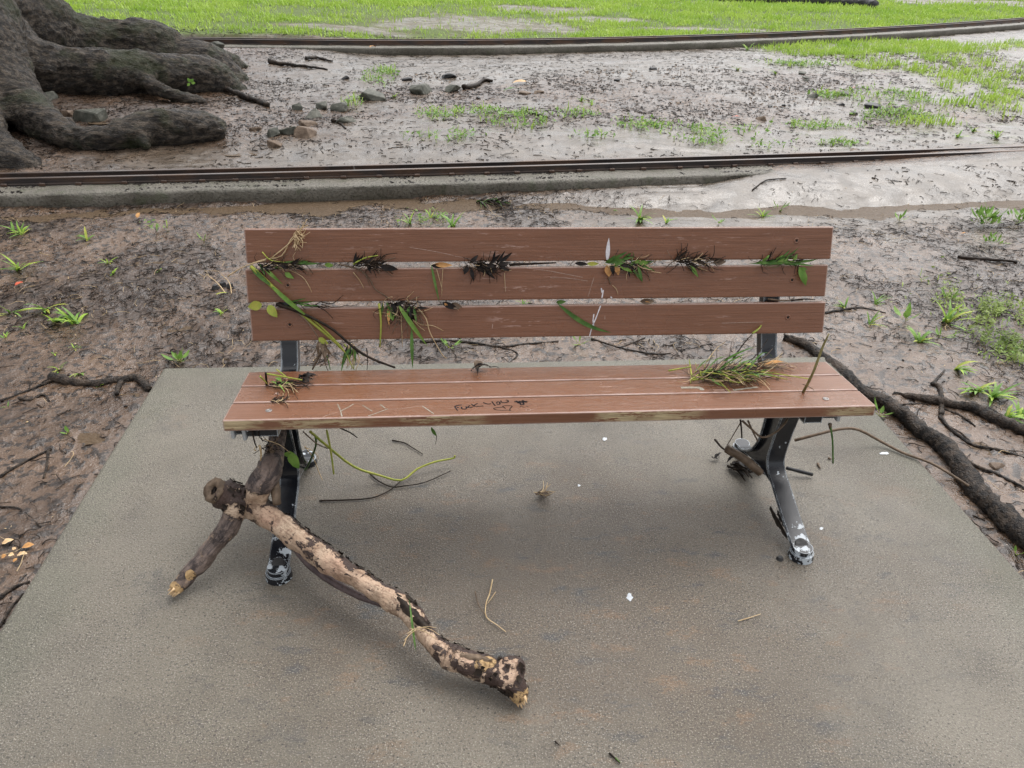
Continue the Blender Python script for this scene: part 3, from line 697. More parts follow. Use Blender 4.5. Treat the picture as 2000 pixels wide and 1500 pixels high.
for k, Xc in enumerate((-.476, .996)):
    fo = root_empty('tmp', '', '', bench.location); bpy.data.objects.remove(fo)
    mb = MB()
    rnd_end = lambda t: 1.0 if t < .93 else math.sqrt(max(.02, 1-((t-.93)/.07)**2))
    strip(FRONT, Xc, .058, .010, mb, rnd_end, 70)
    strip(REAR, Xc, .046, .010, mb, rnd_end, 40)
    leg = mb.build('end_frame', MFR, bench, smooth=False); fr.append(leg)
    mb = MB(); web([(1.803, .395), (1.830, .31), (1.849, .21), (1.853, .150), (1.836, .112), (1.79, .094), (1.745, .078), (1.80, .072), (1.87, .068), (1.93, .064), (1.98, .050), (2.05, .026), (2.085, .021), (2.05, .040), (1.986, .085), (1.948, .150), (1.934, .24), (1.932, .385)], Xc, .016, mb)
    strip([(1.70, .4095-.006), (1.85, .395-.006), (1.97, .383-.006)], Xc, .05, -.022, mb, None, 8)
    mb.build('web_plate', MFR, leg, smooth=False)
    mb = MB(); strip(UPR[2:], Xc, .050, -.032, mb, None, 24); mb.build('back_upright', MFR, leg, smooth=False)
    for fy, r in ((1.578, .036), (2.095, .032)):
        mb = MB(); mb.add(*disc((Xc, fy, .0005), (0, 0, 1), r, .020, 28, r*.93)); mb.add(*disc((Xc, fy, .020), (0, 0, 1), r*.80, .016, 28, r*.78)); mb.build('foot', MFR, leg, smooth=False)
    # bolt cap with its slot on the toe of the front leg
    pz = np.array([Xc, 1.590, .0345]); nn = np.array([0, -.40, .92]); nn /= np.linalg.norm(nn)
    v, f = disc(pz-nn*.002, nn, .0185, .0065, 24, .0175); obj('bolt_cap', v, f, MSD, leg, False)
    # lugs of the missing armrest
    sx = 1 if Xc > 0 else -1
    for dx, ly in (((.082, 1.735),) if sx > 0 else ((.058, 1.715), (.090, 1.725))):
        mb = MB(); bmx = rbox((Xc+sx*dx*.55, ly, .392), np.eye(3), (dx*.45, .011, .016), .003, 1); bmx.verts.ensure_lookup_table(); bmx.verts.index_update()
        mb.add([tuple(q.co) for q in bmx.verts], [tuple(q.index for q in fc.verts) for fc in bmx.faces]); bmx.free(); mb.build('armrest_lug', MFR, leg, False)
        bm_obj('lug_end', rbox((Xc+sx*(dx+.004), ly-.002, .388), np.eye(3), (.005, .013, .021), .002, 1), MAL, leg)

# marks on the slats -------------------------------------------------
def stroke(pts, w, P, nrm, off=.0004):
    Q = spline([P(a, b, off) for a, b in pts], 4*(len(pts)-1)+1); d = np.gradient(Q, axis=0); v = []; f = []
    for i in range(len(Q)):
        s = np.cross(d[i], nrm); s /= np.linalg.norm(s)+1e-9; ww = w*(.8+.4*random.random())/2
        v += [Q[i]-s*ww, Q[i]+s*ww]
    for i in range(len(Q)-1): f.append((2*i, 2*i+1, 2*i+3, 2*i+2))
    return v, f
def marks(name, strokes, w, P, nrm, mat, parent, off=.0004):
    mb = MB()
    for s in strokes: mb.add(*stroke(s, w, P, nrm, off))
    return mb.build(name, mat, parent, False)
def zz(pts): return [(870+a*.095, 765+b*.095) for a, b in pts]
W = [[(190, 300), (235, 370), (265, 378)], [(192, 302), (255, 282), (335, 270)], [(235, 330), (275, 322)],
     [(330, 310), (335, 345), (385, 358), (430, 345), (425, 305), (445, 330)], [(512, 285), (478, 295), (472, 320), (505, 328), (560, 312)],
     [(535, 250), (590, 305)], [(660, 240), (585, 285), (620, 298), (700, 297), (780, 290)],
     [(775, 220), (830, 245), (890, 255), (935, 245)], [(955, 200), (985, 245), (1025, 290)],
     [(1045, 235), (1075, 205), (1110, 215), (1120, 250), (1085, 262), (1052, 245)], [(1140, 180), (1150, 215), (1210, 225), (1280, 210), (1290, 185), (1240, 168)]]
marks('marker_writing', [zz(s) for s in W], .0040, SEAT, SN, MINK, seat_slats[0])
marks('marker_heart', [zz([(1235, 350), (1200, 320), (1150, 318), (1040, 330), (990, 350), (1060, 375), (1180, 382), (1290, 378), (1350, 395)]), zz([(1225, 340), (1180, 300), (1240, 288), (1340, 290), (1370, 305), (1330, 345), (1325, 378)])], .0028, SEAT, SN, MINK, seat_slats[0])
st = [zz([(1410, 205), (1480, 212), (1560, 225), (1640, 205), (1680, 190)]), zz([(1450, 185), (1530, 235), (1555, 268), (1610, 262)]), zz([(1590, 172), (1600, 220), (1612, 262)]), zz([(1480, 235), (1540, 205), (1600, 190), (1670, 222)]), zz([(1500, 195), (1580, 200), (1625, 200)])]
marks('marker_star', st, .0048, SEAT, SN, MINK, seat_slats[0])
marks('marker_ticks', [zz([(1530, 325), (1550, 300), (1580, 308)]), zz([(1575, 305), (1635, 322)]), zz([(1655, 295), (1710, 312)])], .0018, SEAT, SN, MINK, seat_slats[0])
marks('scratch', [zz([(1660, 392), (1660, 360), (1720, 352), (1760, 375), (1690, 395)]), zz([(1750, 372), (1870, 352)])], .0012, SEAT, SN, MSCR, seat_slats[0])
def z2(pts): return [(540+a*.16, 760+b*.16) for a, b in pts]
marks('scratch', [z2([(745, 180), (780, 260), (800, 335)]), z2([(940, 180), (880, 220), (790, 265)]), z2([(1050, 195), (1120, 240), (1170, 270)]), z2([(1265, 185), (1330, 235)]), z2([(1360, 240), (1170, 310), (1120, 325)]), z2([(1780, 205), (1920, 300)])], .0030, SEAT, SN, MGS, seat_slats[0])
marks('scratch', [z2([(755, 278), (640, 310), (560, 345)]), z2([(1360, 245), (1500, 242), (1640, 222), (1770, 205)])], .0014, SEAT, SN, MSCR, seat_slats[0])
def z5(pts): return [(800+a*.26, 400+b*.26) for a, b in pts]
v, f = leaf(BACK(*z5([(1484, 425)])[0], .0006), BACK(*z5([(1497, 248)])[0], .0006), .0125, BN, 0.0, 0.0, 10); obj('paint_scrape', v, f, MWP, back_slats[2])
marks('scratch', [z5([(340, 385), (420, 400), (530, 425)]), z5([(0, 320), (160, 345), (330, 380)])], .0011, BACK, BN, MSCR, back_slats[2])
marks('scratch', [z5([(1440, 625), (1445, 660)]), z5([(1455, 640), (1445, 700)]), z5([(1510, 690), (1520, 700)])], .0035, BACK, BN, MWP, back_slats[1])
marks('scratch', [z5([(870, 475), (1040, 495), (1300, 545)]), z5([(1055, 548), (1180, 550), (1340, 572)]), z5([(1385, 545), (1340, 690)]), z5([(715, 520), (722, 650)])], .0012, BACK, BN, MSCR, back_slats[1])
marks('scratch', [z5([(1435, 758), (1400, 850), (1370, 920), (1352, 988)]), z5([(1385, 820), (1378, 870), (1385, 920)])], .0032, BACK, BN, MWP, back_slats[0])
marks('scratch', [z5([(625, 895), (620, 930)]), z5([(1467, 832), (1467, 860)])], .0016, BACK, BN, MSCR, back_slats[0])
marks('scratch', [[(1410, 631), (1490, 629)]], .0013, BACK, BN, MSCR, back_slats[0])
v, f = stroke([(1330, 757), (1365, 757), (1372, 762)], .012, SEAT, SN, .0005); obj('bare_patch', v, f, MGS, seat_slats[1], False)
v, f = stroke([(1432, 762), (1470, 757), (1480, 756)], .008, SEAT, SN, .0005); obj('bare_patch', v, f, MGS, seat_slats[1], False)

# ================================================================== FALLEN BRANCH
def zp(px, py, z): return on_z(px, py, z)
br = root_empty('fallen_branch', 'thick forked broken branch with peeling pale bark leaning on the left bench leg', 'branch', zp(640, 1095, 0))
skel = []   # (points, radii, grey, flaky)
main = [(470, 985, .185), (500, 992, .178), (560, 1035, .155), (640, 1093, .135), (740, 1155, .112), (795, 1190, .100), (830, 1240, .082), (880, 1283, .066), (955, 1308, .052), (1012, 1334, .043)]
MP_ = [zp(*a) for a in main]; MR_ = [.034, .033, .0315, .030, .0275, .027, .0235, .0265, .030, .0285]
knot = [zp(478, 985, .185), zp(455, 972, .198), zp(434, 962, .205)]
low = [zp(462, 990, .180), zp(445, 1030, .135), zp(400, 1088, .075), zp(362, 1130, .040), zp(340, 1152, .022)]
up = [zp(485, 985, .185), np.array(on_y(512, 940, 1.66)), np.array(on_y(533, 895, 1.74)), np.array(on_y(540, 855, 1.80)), np.array(on_y(545, 820, 1.84))]
tubes = [tube(MP_, MR_, 14, 46), tube(knot, [.036, .041, .040], 14, 9), tube(low, [.032, .029, .0265, .0245, .021], 12, 20), tube(up, [.037, .036, .033, .028, .024], 12, 20)]
skel = [(spline(MP_, 60), 0, 0), (spline(knot, 12), .35, 1), (spline(low, 30)[7:], 1, 0), (spline(up, 30)[11:], 1, 0)]
# stub near the far end
e2 = zp(1012, 1310, .066); tubes.append(tube([zp(975, 1308, .056), zp(1005, 1304, .064), e2], [.026, .023, .018], 10, 8))
e3 = zp(1020, 1368, .020); tubes.append(tube([zp(1000, 1328, .044), zp(1012, 1350, .032), e3], [.028, .024, .017], 10, 8))
def br_relief(co, no):
    return .021*(fbm3(co*12, 3, 4)-.5)+.010*(fbm3(co*42, 2, 6)-.5)
limb, lco = remesh(tubes, .0055, 'limb', MLB, br, smooth_it=2, relief=br_relief)
tang = np.zeros((len(lco), 3)); best = np.full(len(lco), 9.0); grey = np.zeros(len(lco)); flk = np.zeros(len(lco))
for P, g, fl in skel:
    TG = np.gradient(P, axis=0); TG /= np.linalg.norm(TG, axis=1)[:, None]
    for p, tg_ in zip(P, TG):
        dd = np.linalg.norm(lco-p, axis=1); mk = dd < best; best[mk] = dd[mk]; grey[mk] = g; flk[mk] = fl; tang[mk] = tg_
# upper back side of the limb carries the dark flaking skin; both ends too
tpar = np.clip((lco[:, 0]-MP_[0][0])/(MP_[-1][0]-MP_[0][0]), 0, 1)
me = limb.data; no = np.empty(len(lco)*3); me.vertices.foreach_get('normal', no); no = no.reshape(-1, 3)
side = no@np.array([.62, .62, .25])
flk = np.clip(flk*.6+np.clip(side*1.1-.2, 0, .75)+sst(.66, .9, tpar)*.48-.25*(no[:, 2] > .9), 0, 1)
raw = np.zeros(len(lco))
for c, r in ((low[-1], .032), (e3, .040), (zp(372, 1122, .052), .018), (zp(955, 1290, .085), .020), (zp(940, 1300, .08), .018)):
    raw = np.maximum(raw, (1-sst(r*.3, r*1.5, np.linalg.norm(lco-c, axis=1)))*(.62+.75*fbm3(lco*60, 3, 12)))
for P in (knot[2],): flk = np.maximum(flk, .75*(1-sst(.02, .07, np.linalg.norm(lco-P, axis=1))))
gco = (lco-base_of(limb))-tang*(np.sum((lco-base_of(limb))*tang, 1)*.84)[:, None]; ga = limb.data.attributes.new('grain', 'FLOAT_VECTOR', 'POINT'); ga.data.foreach_set('vector', gco.astype(np.float32).ravel())
attr(limb, 'grey', grey); attr(limb, 'raw', raw); attr(limb, 'flaky', flk)
# plates of old bark still clinging to the limb, edges lifted
cand = np.where((flk > .45) & (grey < .5) & (no[:, 2] > -.5))[0]; bv = []; bf = []
for q in RNG.choice(cand, 150):
    c = lco[q]+no[q]*.0008; nn = no[q]; t = (MP_[-1]-MP_[0])/np.linalg.norm(MP_[-1]-MP_[0]); t = t-nn*np.dot(t, nn); t /= np.linalg.norm(t); u = np.cross(nn, t); L_ = random.uniform(.006, .020); W_ = L_*random.uniform(.25, .5); b0 = len(bv)
    for i in range(4):
        for j in range(3): bv.append(c+t*L_*(i/3-.5)*random.uniform(.8, 1.2)+u*W_*(j-1)*random.uniform(.7, 1.2)+nn*(.0035*abs(i/3-.5)*2*random.random()+.003*abs(j-1)*random.random()))
    for i in range(3):
        for j in range(2): bf.append((b0+i*3+j, b0+i*3+j+1, b0+i*3+j+4, b0+i*3+j+3))
fl_ = obj('bark_flakes', bv, bf, MTW, br); fl_['kind'] = 'stuff'
# splintered ends
for c, dr, R0 in ((low[-1], low[-1]-low[-2], .018), (e3, e3-zp(1012, 1350, .032), .016)):
    dr = dr/np.linalg.norm(dr); mb = MB()
    for k in range(16):
        a = RNG.normal(size=3); a -= dr*np.dot(a, dr); a = a/np.linalg.norm(a)*R0*random.uniform(.1, .95); b = c-dr*.006+a
        mb.add(*tube([b, b+dr*random.uniform(.008, .024)+a*random.uniform(-.2, .3)], [random.uniform(.003, .006), .0006], 5, 3))
    mb.build('broken_end', MCH, br)
kd = (knot[2]-knot[1]); kd /= np.linalg.norm(kd); kd2 = kd*.55+np.array([.1, -.62, .42]); kd2 /= np.linalg.norm(kd2)
kc = knot[2]+kd2*.024; mb = MB(); va, fa = ring(kc, kd2, .036, .013, .008, 18)
va = [np.array(q)+RNG.normal(size=3)*.0022 for q in va]; obj('knot_rim', va, fa, MTB, br)
v, f = disc(kc-kd2*.001, kd2, .015, .0015, 14); obj('knot_dark_disc', [np.array(q)+RNG.normal(size=3)*.0012 for q in v], f, MDL, br)  # dark disc painted for the shade inside the hollow knot
mb = MB()
def curl(P0, P1, w, n=12):
    v = []; f = []
    for i in range(n+1):
        t = i/n; c = P0*(1-t)+P1*t
        for j in range(5):
            a = (j/4-.5)*2.2; v.append(c+np.array([.55, .65, 0])*w*math.sin(a)*(.5+.5*math.sin(math.pi*t))+np.array([0, 0, 1])*w*(math.cos(a)-.4)*.8+RNG.normal(size=3)*.0012)
    for i in range(n):
        for j in range(4): f.append((i*5+j, i*5+j+1, i*5+j+6, i*5+j+5))
    return v, f
v, f = curl(zp(775, 1165, .125), zp(838, 1232, .098), .020); obj('bark_flap', v, f, MTW, br)
v, f = curl(zp(900, 1278, .092), zp(960, 1292, .078), .012); obj('bark_flap', v, f, MTB, br)
for pts in ([(795, 1238), (815, 1226), (838, 1228), (858, 1240)], [(790, 1250), (806, 1234), (830, 1224), (852, 1226)], [(800, 1228), (826, 1232), (850, 1246)], [(788, 1262), (796, 1244), (812, 1230)]):
    q = [zp(a, b, .112+random.uniform(-.004, .006)) for a, b in pts]; v, f = tube(q, [.0012, .0011, .0009, .0008][:len(q)], 4, 12); obj('root_fibre', v, f, MSW, br)
v, f = leaf(zp(812, 1272, .075), zp(799, 1168, .135), .0055, np.array([0, -.5, .85]), .2, .06, 8); obj('grass_blade', v, f, MGD, br)
v, f = tube([zp(570, 1055, .10), zp(598, 1095, .070), zp(640, 1130, .062), zp(700, 1163, .060), zp(752, 1182, .070)], [.014, .0115, .0105, .0095, .008], 9, 26, .12); obj('side_shoot', v, f, m_simple('purple_grey_bark', (.060, .042, .042), (.135, .098, .092), .5, 40, .6, .004), br)
v, f = tube([on_y(530, 880, 1.74), on_y(534, 920, 1.70), on_y(541, 985, 1.63)], [.010, .014, .011], 9, 14, .2); obj('side_shoot', v, f, MTB, br)

# ================================================================== DEBRIS
def GP(px, py, off=0.0): return G(px, py, off)
ZUP = np.array([0, 0, 1.0])
def pxm(P, px, py): return depth(P(px, py))/FOC            # metres per pixel there
def strand(parent, name, P, pts, w, mat, off=(.004, .004), sides=5, taper=.5):
    """a stem, twig or root through pixel points on a surface; w = thickness in pixels, off = lift at start and end"""
    n = len(pts); k = pxm(P, *pts[0]); rad = [max(.0006, w*.5*k*(1-(1-taper)*i/(n-1))) for i in range(n)]
    if len(off) == 2 and n != 2: off = [off[0]+(off[1]-off[0])*i/(n-1) for i in range(n)]
    q = [P(a, b, o) for (a, b), o in zip(pts, off)]
    v, f = tube(q, rad, sides, None, .15); return obj(name, v, f, mat, parent)
def lf(parent, name, P, nrm, a, b, wpx, mat, off=(.006, .012), cup=.25, bend=.08, wavy=.15):
    A, B = P(a[0], a[1], off[0]), P(b[0], b[1], off[1])
    v, f = leaf(A, B, wpx*pxm(P, *a), nrm, cup, bend, 7, wavy); return obj(name, v, f, mat, parent)
def tuftmess(parent, P, nrm, c, spread, specs, lift=.012):
    """random strands: specs = (name, material, count, length px, thickness px, angle range deg)"""
    for name, mat, cnt, L, w, (a0, a1) in specs:
        for _ in range(int(cnt*1.35)):
            x = c[0]+random.uniform(-1, 1)*spread[0]; y = c[1]+random.uniform(-1, 1)*spread[1]
            a = math.radians(random.uniform(a0, a1)); l = L*random.uniform(.5, 1.2); bend = random.uniform(-.5, .5)
            o0 = random.uniform(.002, lift); o1 = random.uniform(.004, lift*1.6)
            p1 = (x+l*.5*math.cos(a), y-l*.5*math.sin(a)); p2 = (x+l*math.cos(a+bend), y-l*math.sin(a+bend))
            if name in ('dead_leaf', 'grass_blade', 'green_leaf'):
                if name == 'dead_leaf' and random.random() < .3: continue
                lf(parent, name, P, nrm, (x, y), p2, w*(.62 if name == 'dead_leaf' else .8)*random.uniform(.7, 1.2), mat, (o0, o1), random.uniform(.1, .5), random.uniform(-.1, .25), .3)
            else: strand(parent, name, P, [(x, y), p1, p2], w, mat, (o0, (o0+o1)/2, o1))
def tangle(parent, P, c, spread, n, mats):
    for _ in range(n):
        x = c[0]+random.uniform(-1, 1)*spread[0]; y = c[1]+random.uniform(-1, 1)*spread[1]; a = random.uniform(-.9, .9)+random.choice((0, math.pi)); q = [(x, y)]
        for _ in range(3): a += random.gauss(0, .7); q.append((q[-1][0]+11*math.cos(a), q[-1][1]-9*math.sin(a)))
        strand(parent, 'root_fibre', P, q, random.uniform(1.1, 2.0), random.choice(mats), tuple(random.uniform(.003, .02) for _ in range(4)), 4)
GRP = 'flood debris caught on the bench'
def clump(label, P, c, cat='debris', name='debris_clump', group=GRP): return root_empty(name, label, cat, P(c[0], c[1], .0), group)

# gap under the top slat, left end
c = clump('bundle of tan straw and long green blade at left end of the backrest', BACK, (530, 520))
tuftmess(c, BACK, BN, (545, 517), (45, 4), [('dead_leaf', MDL, 9, 28, 9, (-40, 30)), ('twig', MTW, 12, 42, 2.2, (-50, 30)), ('root_fibre', MTB, 10, 45, 1.6, (-60, 40)), ('grass_blade', MGD, 4, 30, 6, (-60, 20))])
strand(c, 'straw_stem', BACK, [(488, 516), (520, 506), (550, 500), (568, 468), (590, 446), (601, 440)], 3.4, MSW, (.004, .012))
strand(c, 'straw_stem', BACK, [(530, 504), (562, 478), (585, 452), (600, 428)], 3, MSW, (.006, .02))
strand(c, 'straw_stem', BACK, [(512, 492), (528, 508), (555, 512)], 3, MYL, (.012, .01))
strand(c, 'root_fibre', BACK, [(444, 540), (470, 524), (492, 515), (520, 508)], 2.8, MSW, (.01, .008))
strand(c, 'root_fibre', BACK, [(560, 525), (590, 540), (604, 560), (609, 571)], 1.8, MSW)
tuftmess(c, BACK, BN, (578, 462), (10, 14), [('straw_stem', MSW, 16, 20, 2.2, (-110, 60)), ('dead_leaf', MSW, 4, 16, 4, (-110, -30))], .018)
lf(c, 'grass_blade', BACK, BN, (487, 519), (535, 562), 9, MGD, (.004, .01)); lf(c, 'grass_blade', BACK, BN, (514, 520), (553, 556), 7, MG2, (.006, .012))
strand(c, 'grass_stem', BACK, [(490, 520), (532, 560), (575, 600), (612, 632), (650, 664), (672, 686)], 9, MYL, (.006, .014), 6, .45)
lf(c, 'grass_blade', BACK, BN, (528, 556), (606, 622), 9, MG2, (.010, .014), .3); lf(c, 'green_leaf', BACK, BN, (556, 532), (574, 544), 10, MG2)
tangle(c, BACK, (545, 518), (48, 6), 20, (MTW, MTB, MSW, MTW))
c = clump('dark twigs with one black pointed leaf under the top slat, left of middle', BACK, (715, 515))
tuftmess(c, BACK, BN, (712, 517), (24, 5), [('dead_leaf', MDL, 10, 26, 8, (-60, 60)), ('twig', MTW, 16, 40, 2.2, (-30, 70)), ('twig', MTB, 6, 45, 2.6, (-30, 30))])
lf(c, 'dead_leaf', BACK, BN, (742, 520), (778, 526), 13, MDL, (.012, .012), .1); strand(c, 'grass_stem', BACK, [(690, 516), (712, 504), (738, 499)], 4, MYL, (.01, .016))
strand(c, 'twig', BACK, [(662, 516), (690, 523), (704, 528), (722, 545), (733, 565), (752, 577), (770, 590)], 3.4, MTB); strand(c, 'root_fibre', BACK, [(690, 532), (702, 547), (711, 563)], 2, MSW)
strand(c, 'twig', BACK, [(735, 512), (755, 508), (772, 503)], 2.6, MTB)
lf(c, 'green_leaf', BACK, BN, (560, 513), (625, 515), 7, MGD, (.0, .0)); lf(c, 'green_leaf', BACK, BN, (634, 517), (652, 518), 9, MG2, (.002, .004))
tangle(c, BACK, (715, 517), (28, 7), 18, (MTW, MTW, MTB))
c = clump('orange brown curled leaf with a thin drooping blade in the upper gap', BACK, (864, 517))
lf(c, 'dead_leaf', BACK, BN, (848, 516), (884, 518), 10, MOL, (.004, .006), .4); lf(c, 'dead_leaf', BACK, BN, (842, 518), (866, 522), 8, MDL, (.002, .004))
lf(c, 'grass_blade', BACK, BN, (842, 516), (858, 590), 5, MGD, (.004, .012)); strand(c, 'root_fibre', BACK, [(852, 523), (860, 552), (864, 568)], 1.6, MSW); strand(c, 'root_fibre', BACK, [(865, 525), (863, 555), (863, 580)], 1.4, MSW)
c = clump('black rotten leaves bunched under the top slat near the middle', BACK, (945, 520))
tuftmess(c, BACK, BN, (945, 519), (32, 7), [('dead_leaf', MDL, 22, 30, 11, (-70, 50)), ('twig', MTW, 14, 34, 2, (-70, 50)), ('straw_stem', MSW, 5, 24, 2, (-70, -20)), ('dead_leaf', MOL, 2, 14, 6, (-60, 20))])
lf(c, 'dead_leaf', BACK, BN, (912, 518), (907, 536), 12, MDL); strand(c, 'twig', BACK, [(975, 508), (990, 520), (997, 527)], 2, MTW); strand(c, 'root_fibre', BACK, [(985, 533), (987, 570)], 1.4, MSW)
tangle(c, BACK, (946, 520), (34, 8), 22, (MTW, MTW, MDL, MTB))
c = clump('flat dark stick lying along the gap right of the black leaves', BACK, (1040, 516), 'stick', 'gap_stick'); strand(c, 'bark_stick', BACK, [(995, 517), (1040, 515), (1086, 513)], 6, MTW, (-.006, -.004))
c = clump('orange and black leaf with green grass hanging below the white scrape', BACK, (1195, 520))
tuftmess(c, BACK, BN, (1215, 514), (36, 5), [('grass_blade', MGD, 8, 34, 8, (-40, 40)), ('dead_leaf', MDL, 9, 26, 8, (-60, 30)), ('twig', MTW, 10, 36, 2, (-60, 30)), ('straw_stem', MSW, 6, 40, 2.2, (-70, -10)), ('green_leaf', MG2, 3, 24, 10, (-20, 40))])
lf(c, 'dead_leaf', BACK, BN, (1186, 518), (1190, 541), 15, MOL); lf(c, 'dead_leaf', BACK, BN, (1203, 518), (1208, 538), 11, MOL); lf(c, 'dead_leaf', BACK, BN, (1195, 515), (1198, 538), 8, MDL, (.012, .014))
strand(c, 'twig', BACK, [(1190, 535), (1189, 545), (1193, 556)], 3, MTB); lf(c, 'green_leaf', BACK, BN, (1192, 510), (1222, 512), 14, MGD, (.01, .014))
lf(c, 'grass_blade', BACK, BN, (1245, 518), (1255, 552), 6, MGD); strand(c, 'straw_stem', BACK, [(1240, 512), (1262, 527), (1269, 548)], 2.4, MTB); strand(c, 'root_fibre', BACK, [(1196, 557), (1204, 565), (1207, 576)], 1.6, MSW)
lf(c, 'dead_leaf', BACK, BN, (1122, 514), (1150, 516), 8, MDL, (0, 0)); lf(c, 'green_leaf', BACK, BN, (1146, 515), (1170, 515), 8, MYL, (0, .002))
tangle(c, BACK, (1225, 516), (40, 7), 22, (MTW, MTB, MSW, MGD))
c = clump('dark spiky grass wad under the top slat right of the white scrape', BACK, (1352, 512))
tuftmess(c, BACK, BN, (1348, 511), (34, 4), [('twig', MTW, 26, 36, 2.2, (-30, 70)), ('dead_leaf', MTW, 10, 28, 7, (-30, 40)), ('straw_stem', MSW, 5, 30, 2, (-40, 20))])
lf(c, 'grass_blade', BACK, BN, (1348, 518), (1364, 542), 7, MG2); lf(c, 'dead_leaf', BACK, BN, (1392, 512), (1418, 511), 12, MTB, (.004, .004), .5); strand(c, 'straw_stem', BACK, [(1356, 520), (1382, 529)], 2.2, MSW)
tangle(c, BACK, (1350, 512), (40, 6), 18, (MTW, MTW, MTB))
c = clump('green grass strands with pale hanging leaf at right end of the backrest', BACK, (1520, 512))
tuftmess(c, BACK, BN, (1515, 512), (38, 3), [('grass_blade', MGD, 10, 50, 6, (-15, 20)), ('green_leaf', MG2, 4, 26, 9, (-10, 40)), ('twig', MTW, 10, 34, 2, (-20, 70)), ('dead_leaf', MDL, 5, 24, 7, (-20, 50))])
lf(c, 'grass_blade', BACK, BN, (1462, 514), (1560, 513), 5, MGD, (.006, .008)); lf(c, 'green_leaf', BACK, BN, (1561, 521), (1574, 558), 15, MG2, (.004, .008), .1); lf(c, 'green_leaf', BACK, BN, (1564, 523), (1577, 527), 6, MG2); strand(c, 'leaf_stalk', BACK, [(1560, 514), (1559, 530)], 2, MTB)
tangle(c, BACK, (1518, 513), (42, 5), 16, (MTW, MGD, MTB))
# lower gap
c = clump('yellowing leaves with a long brown twig reaching from the backrest to the seat', BACK, (540, 602))
lf(c, 'green_leaf', BACK, BN, (512, 594), (484, 600), 19, MYL, (.004, .006), .1); lf(c, 'green_leaf', BACK, BN, (524, 596), (542, 620), 18, MYL, (.006, .014), .2)
strand(c, 'twig', BACK, [(540, 594), (575, 606), (612, 622), (652, 645), (690, 678), (725, 700), (772, 718)], 7, MTW, (.008, .012, .016, .02, .03, .05, .07), 7, .6)
strand(c, 'twig', BACK, [(580, 610), (600, 628), (622, 660)], 4, MTB, (.012, .02)); strand(c, 'grass_stem', BACK, [(610, 622), (645, 655), (672, 685), (690, 720)], 3.6, MYL, (.012, .03))
tuftmess(c, BACK, BN, (590, 593), (40, 3), [('twig', MTW, 8, 44, 2.4, (-25, 10)), ('grass_blade', MGD, 3, 40, 5, (-20, 10))], .006)
c = clump('drooping bunch of black leaves and green blades over the lowest backrest slat', BACK, (775, 600))
tuftmess(c, BACK, BN, (780, 597), (32, 8), [('dead_leaf', MDL, 18, 26, 10, (-120, 30)), ('twig', MTW, 10, 30, 2, (-100, 60)), ('root_fibre', MTB, 10, 60, 2, (-110, -30)), ('grass_blade', MGD, 5, 34, 7, (-120, -50))])
strand(c, 'grass_stem', BACK, [(740, 593), (744, 630), (742, 678)], 5, MYL, (.008, .012)); lf(c, 'grass_blade', BACK, BN, (776, 592), (835, 676), 9, MG2, (.010, .012)); lf(c, 'grass_blade', BACK, BN, (804, 640), (806, 720), 7, MGD, (.010, .02))
lf(c, 'green_leaf', BACK, BN, (760, 602), (768, 626), 14, MG2); lf(c, 'dead_leaf', BACK, BN, (758, 600), (760, 636), 6, MOL); strand(c, 'root_fibre', BACK, [(815, 600), (832, 622), (840, 650), (862, 690), (872, 700)], 2.6, MSW, (.01, .014))
strand(c, 'root_fibre', BACK, [(800, 620), (822, 634), (845, 636), (866, 646)], 2.2, MSW); strand(c, 'root_fibre', BACK, [(783, 612), (785, 650), (786, 678)], 2, MSW); strand(c, 'root_fibre', BACK, [(800, 618), (818, 637), (830, 646)], 2.6, MSW); strand(c, 'twig', BACK, [(790, 592), (806, 585), (821, 578)], 2.6, MTB)
tangle(c, BACK, (780, 604), (36, 14), 26, (MTW, MTW, MSW, MTB))
c = clump('small brown leaf pair tucked in the lower gap left of middle', BACK, (885, 597)); lf(c, 'dead_leaf', BACK, BN, (864, 591), (896, 604), 12, MDL); lf(c, 'dead_leaf', BACK, BN, (880, 594), (903, 600), 13, MTB, (.006, .01), .5); lf(c, 'dead_leaf', BACK, BN, (868, 592), (876, 600), 5, MOL, (.01, .01)); strand(c, 'straw_stem', BACK, [(884, 596), (896, 606)], 2, MSW)
c = clump('single curved green blade hanging from the lower gap', BACK, (1130, 620), 'grass', 'loose_grass', None); P_ = [(1087, 591), (1108, 611), (1135, 621), (1165, 634), (1195, 651)]; 
for k_ in range(len(P_)-1): pass
v, f = leaf(BACK(1087, 591, .006), BACK(1194, 650, .006), 9*pxm(BACK, 1090, 600), BN, .2, .0, 10)
_A, _B = BACK(1087, 591, .006), BACK(1194, 650, .006); v = [np.array(q)-BD*.016*math.sin(math.pi*np.clip(np.dot(np.array(q)-_A, _B-_A)/np.dot(_B-_A, _B-_A), 0, 1)) for q in v]; obj('grass_blade', v, f, MGD, c); lf(c, 'green_leaf', BACK, BN, (1086, 590), (1106, 589), 8, MGD, (-.002, 0))
c = clump('small brown leaf in the lower gap right of middle', BACK, (1265, 590)); lf(c, 'dead_leaf', BACK, BN, (1250, 588), (1278, 589), 12, MTB, (.004, .006), .5); lf(c, 'dead_leaf', BACK, BN, (1256, 591), (1272, 592), 7, MOL, (.006, .008))
c = clump('thin bark strips resting over the right post in the lower gap', BACK, (1535, 588)); strand(c, 'bark_strip', BACK, [(1500, 584), (1530, 587), (1568, 586)], 4, MTB, (-.004, -.004)); strand(c, 'bark_strip', BACK, [(1545, 587), (1570, 584), (1592, 585)], 4, MTW, (-.004, -.004))
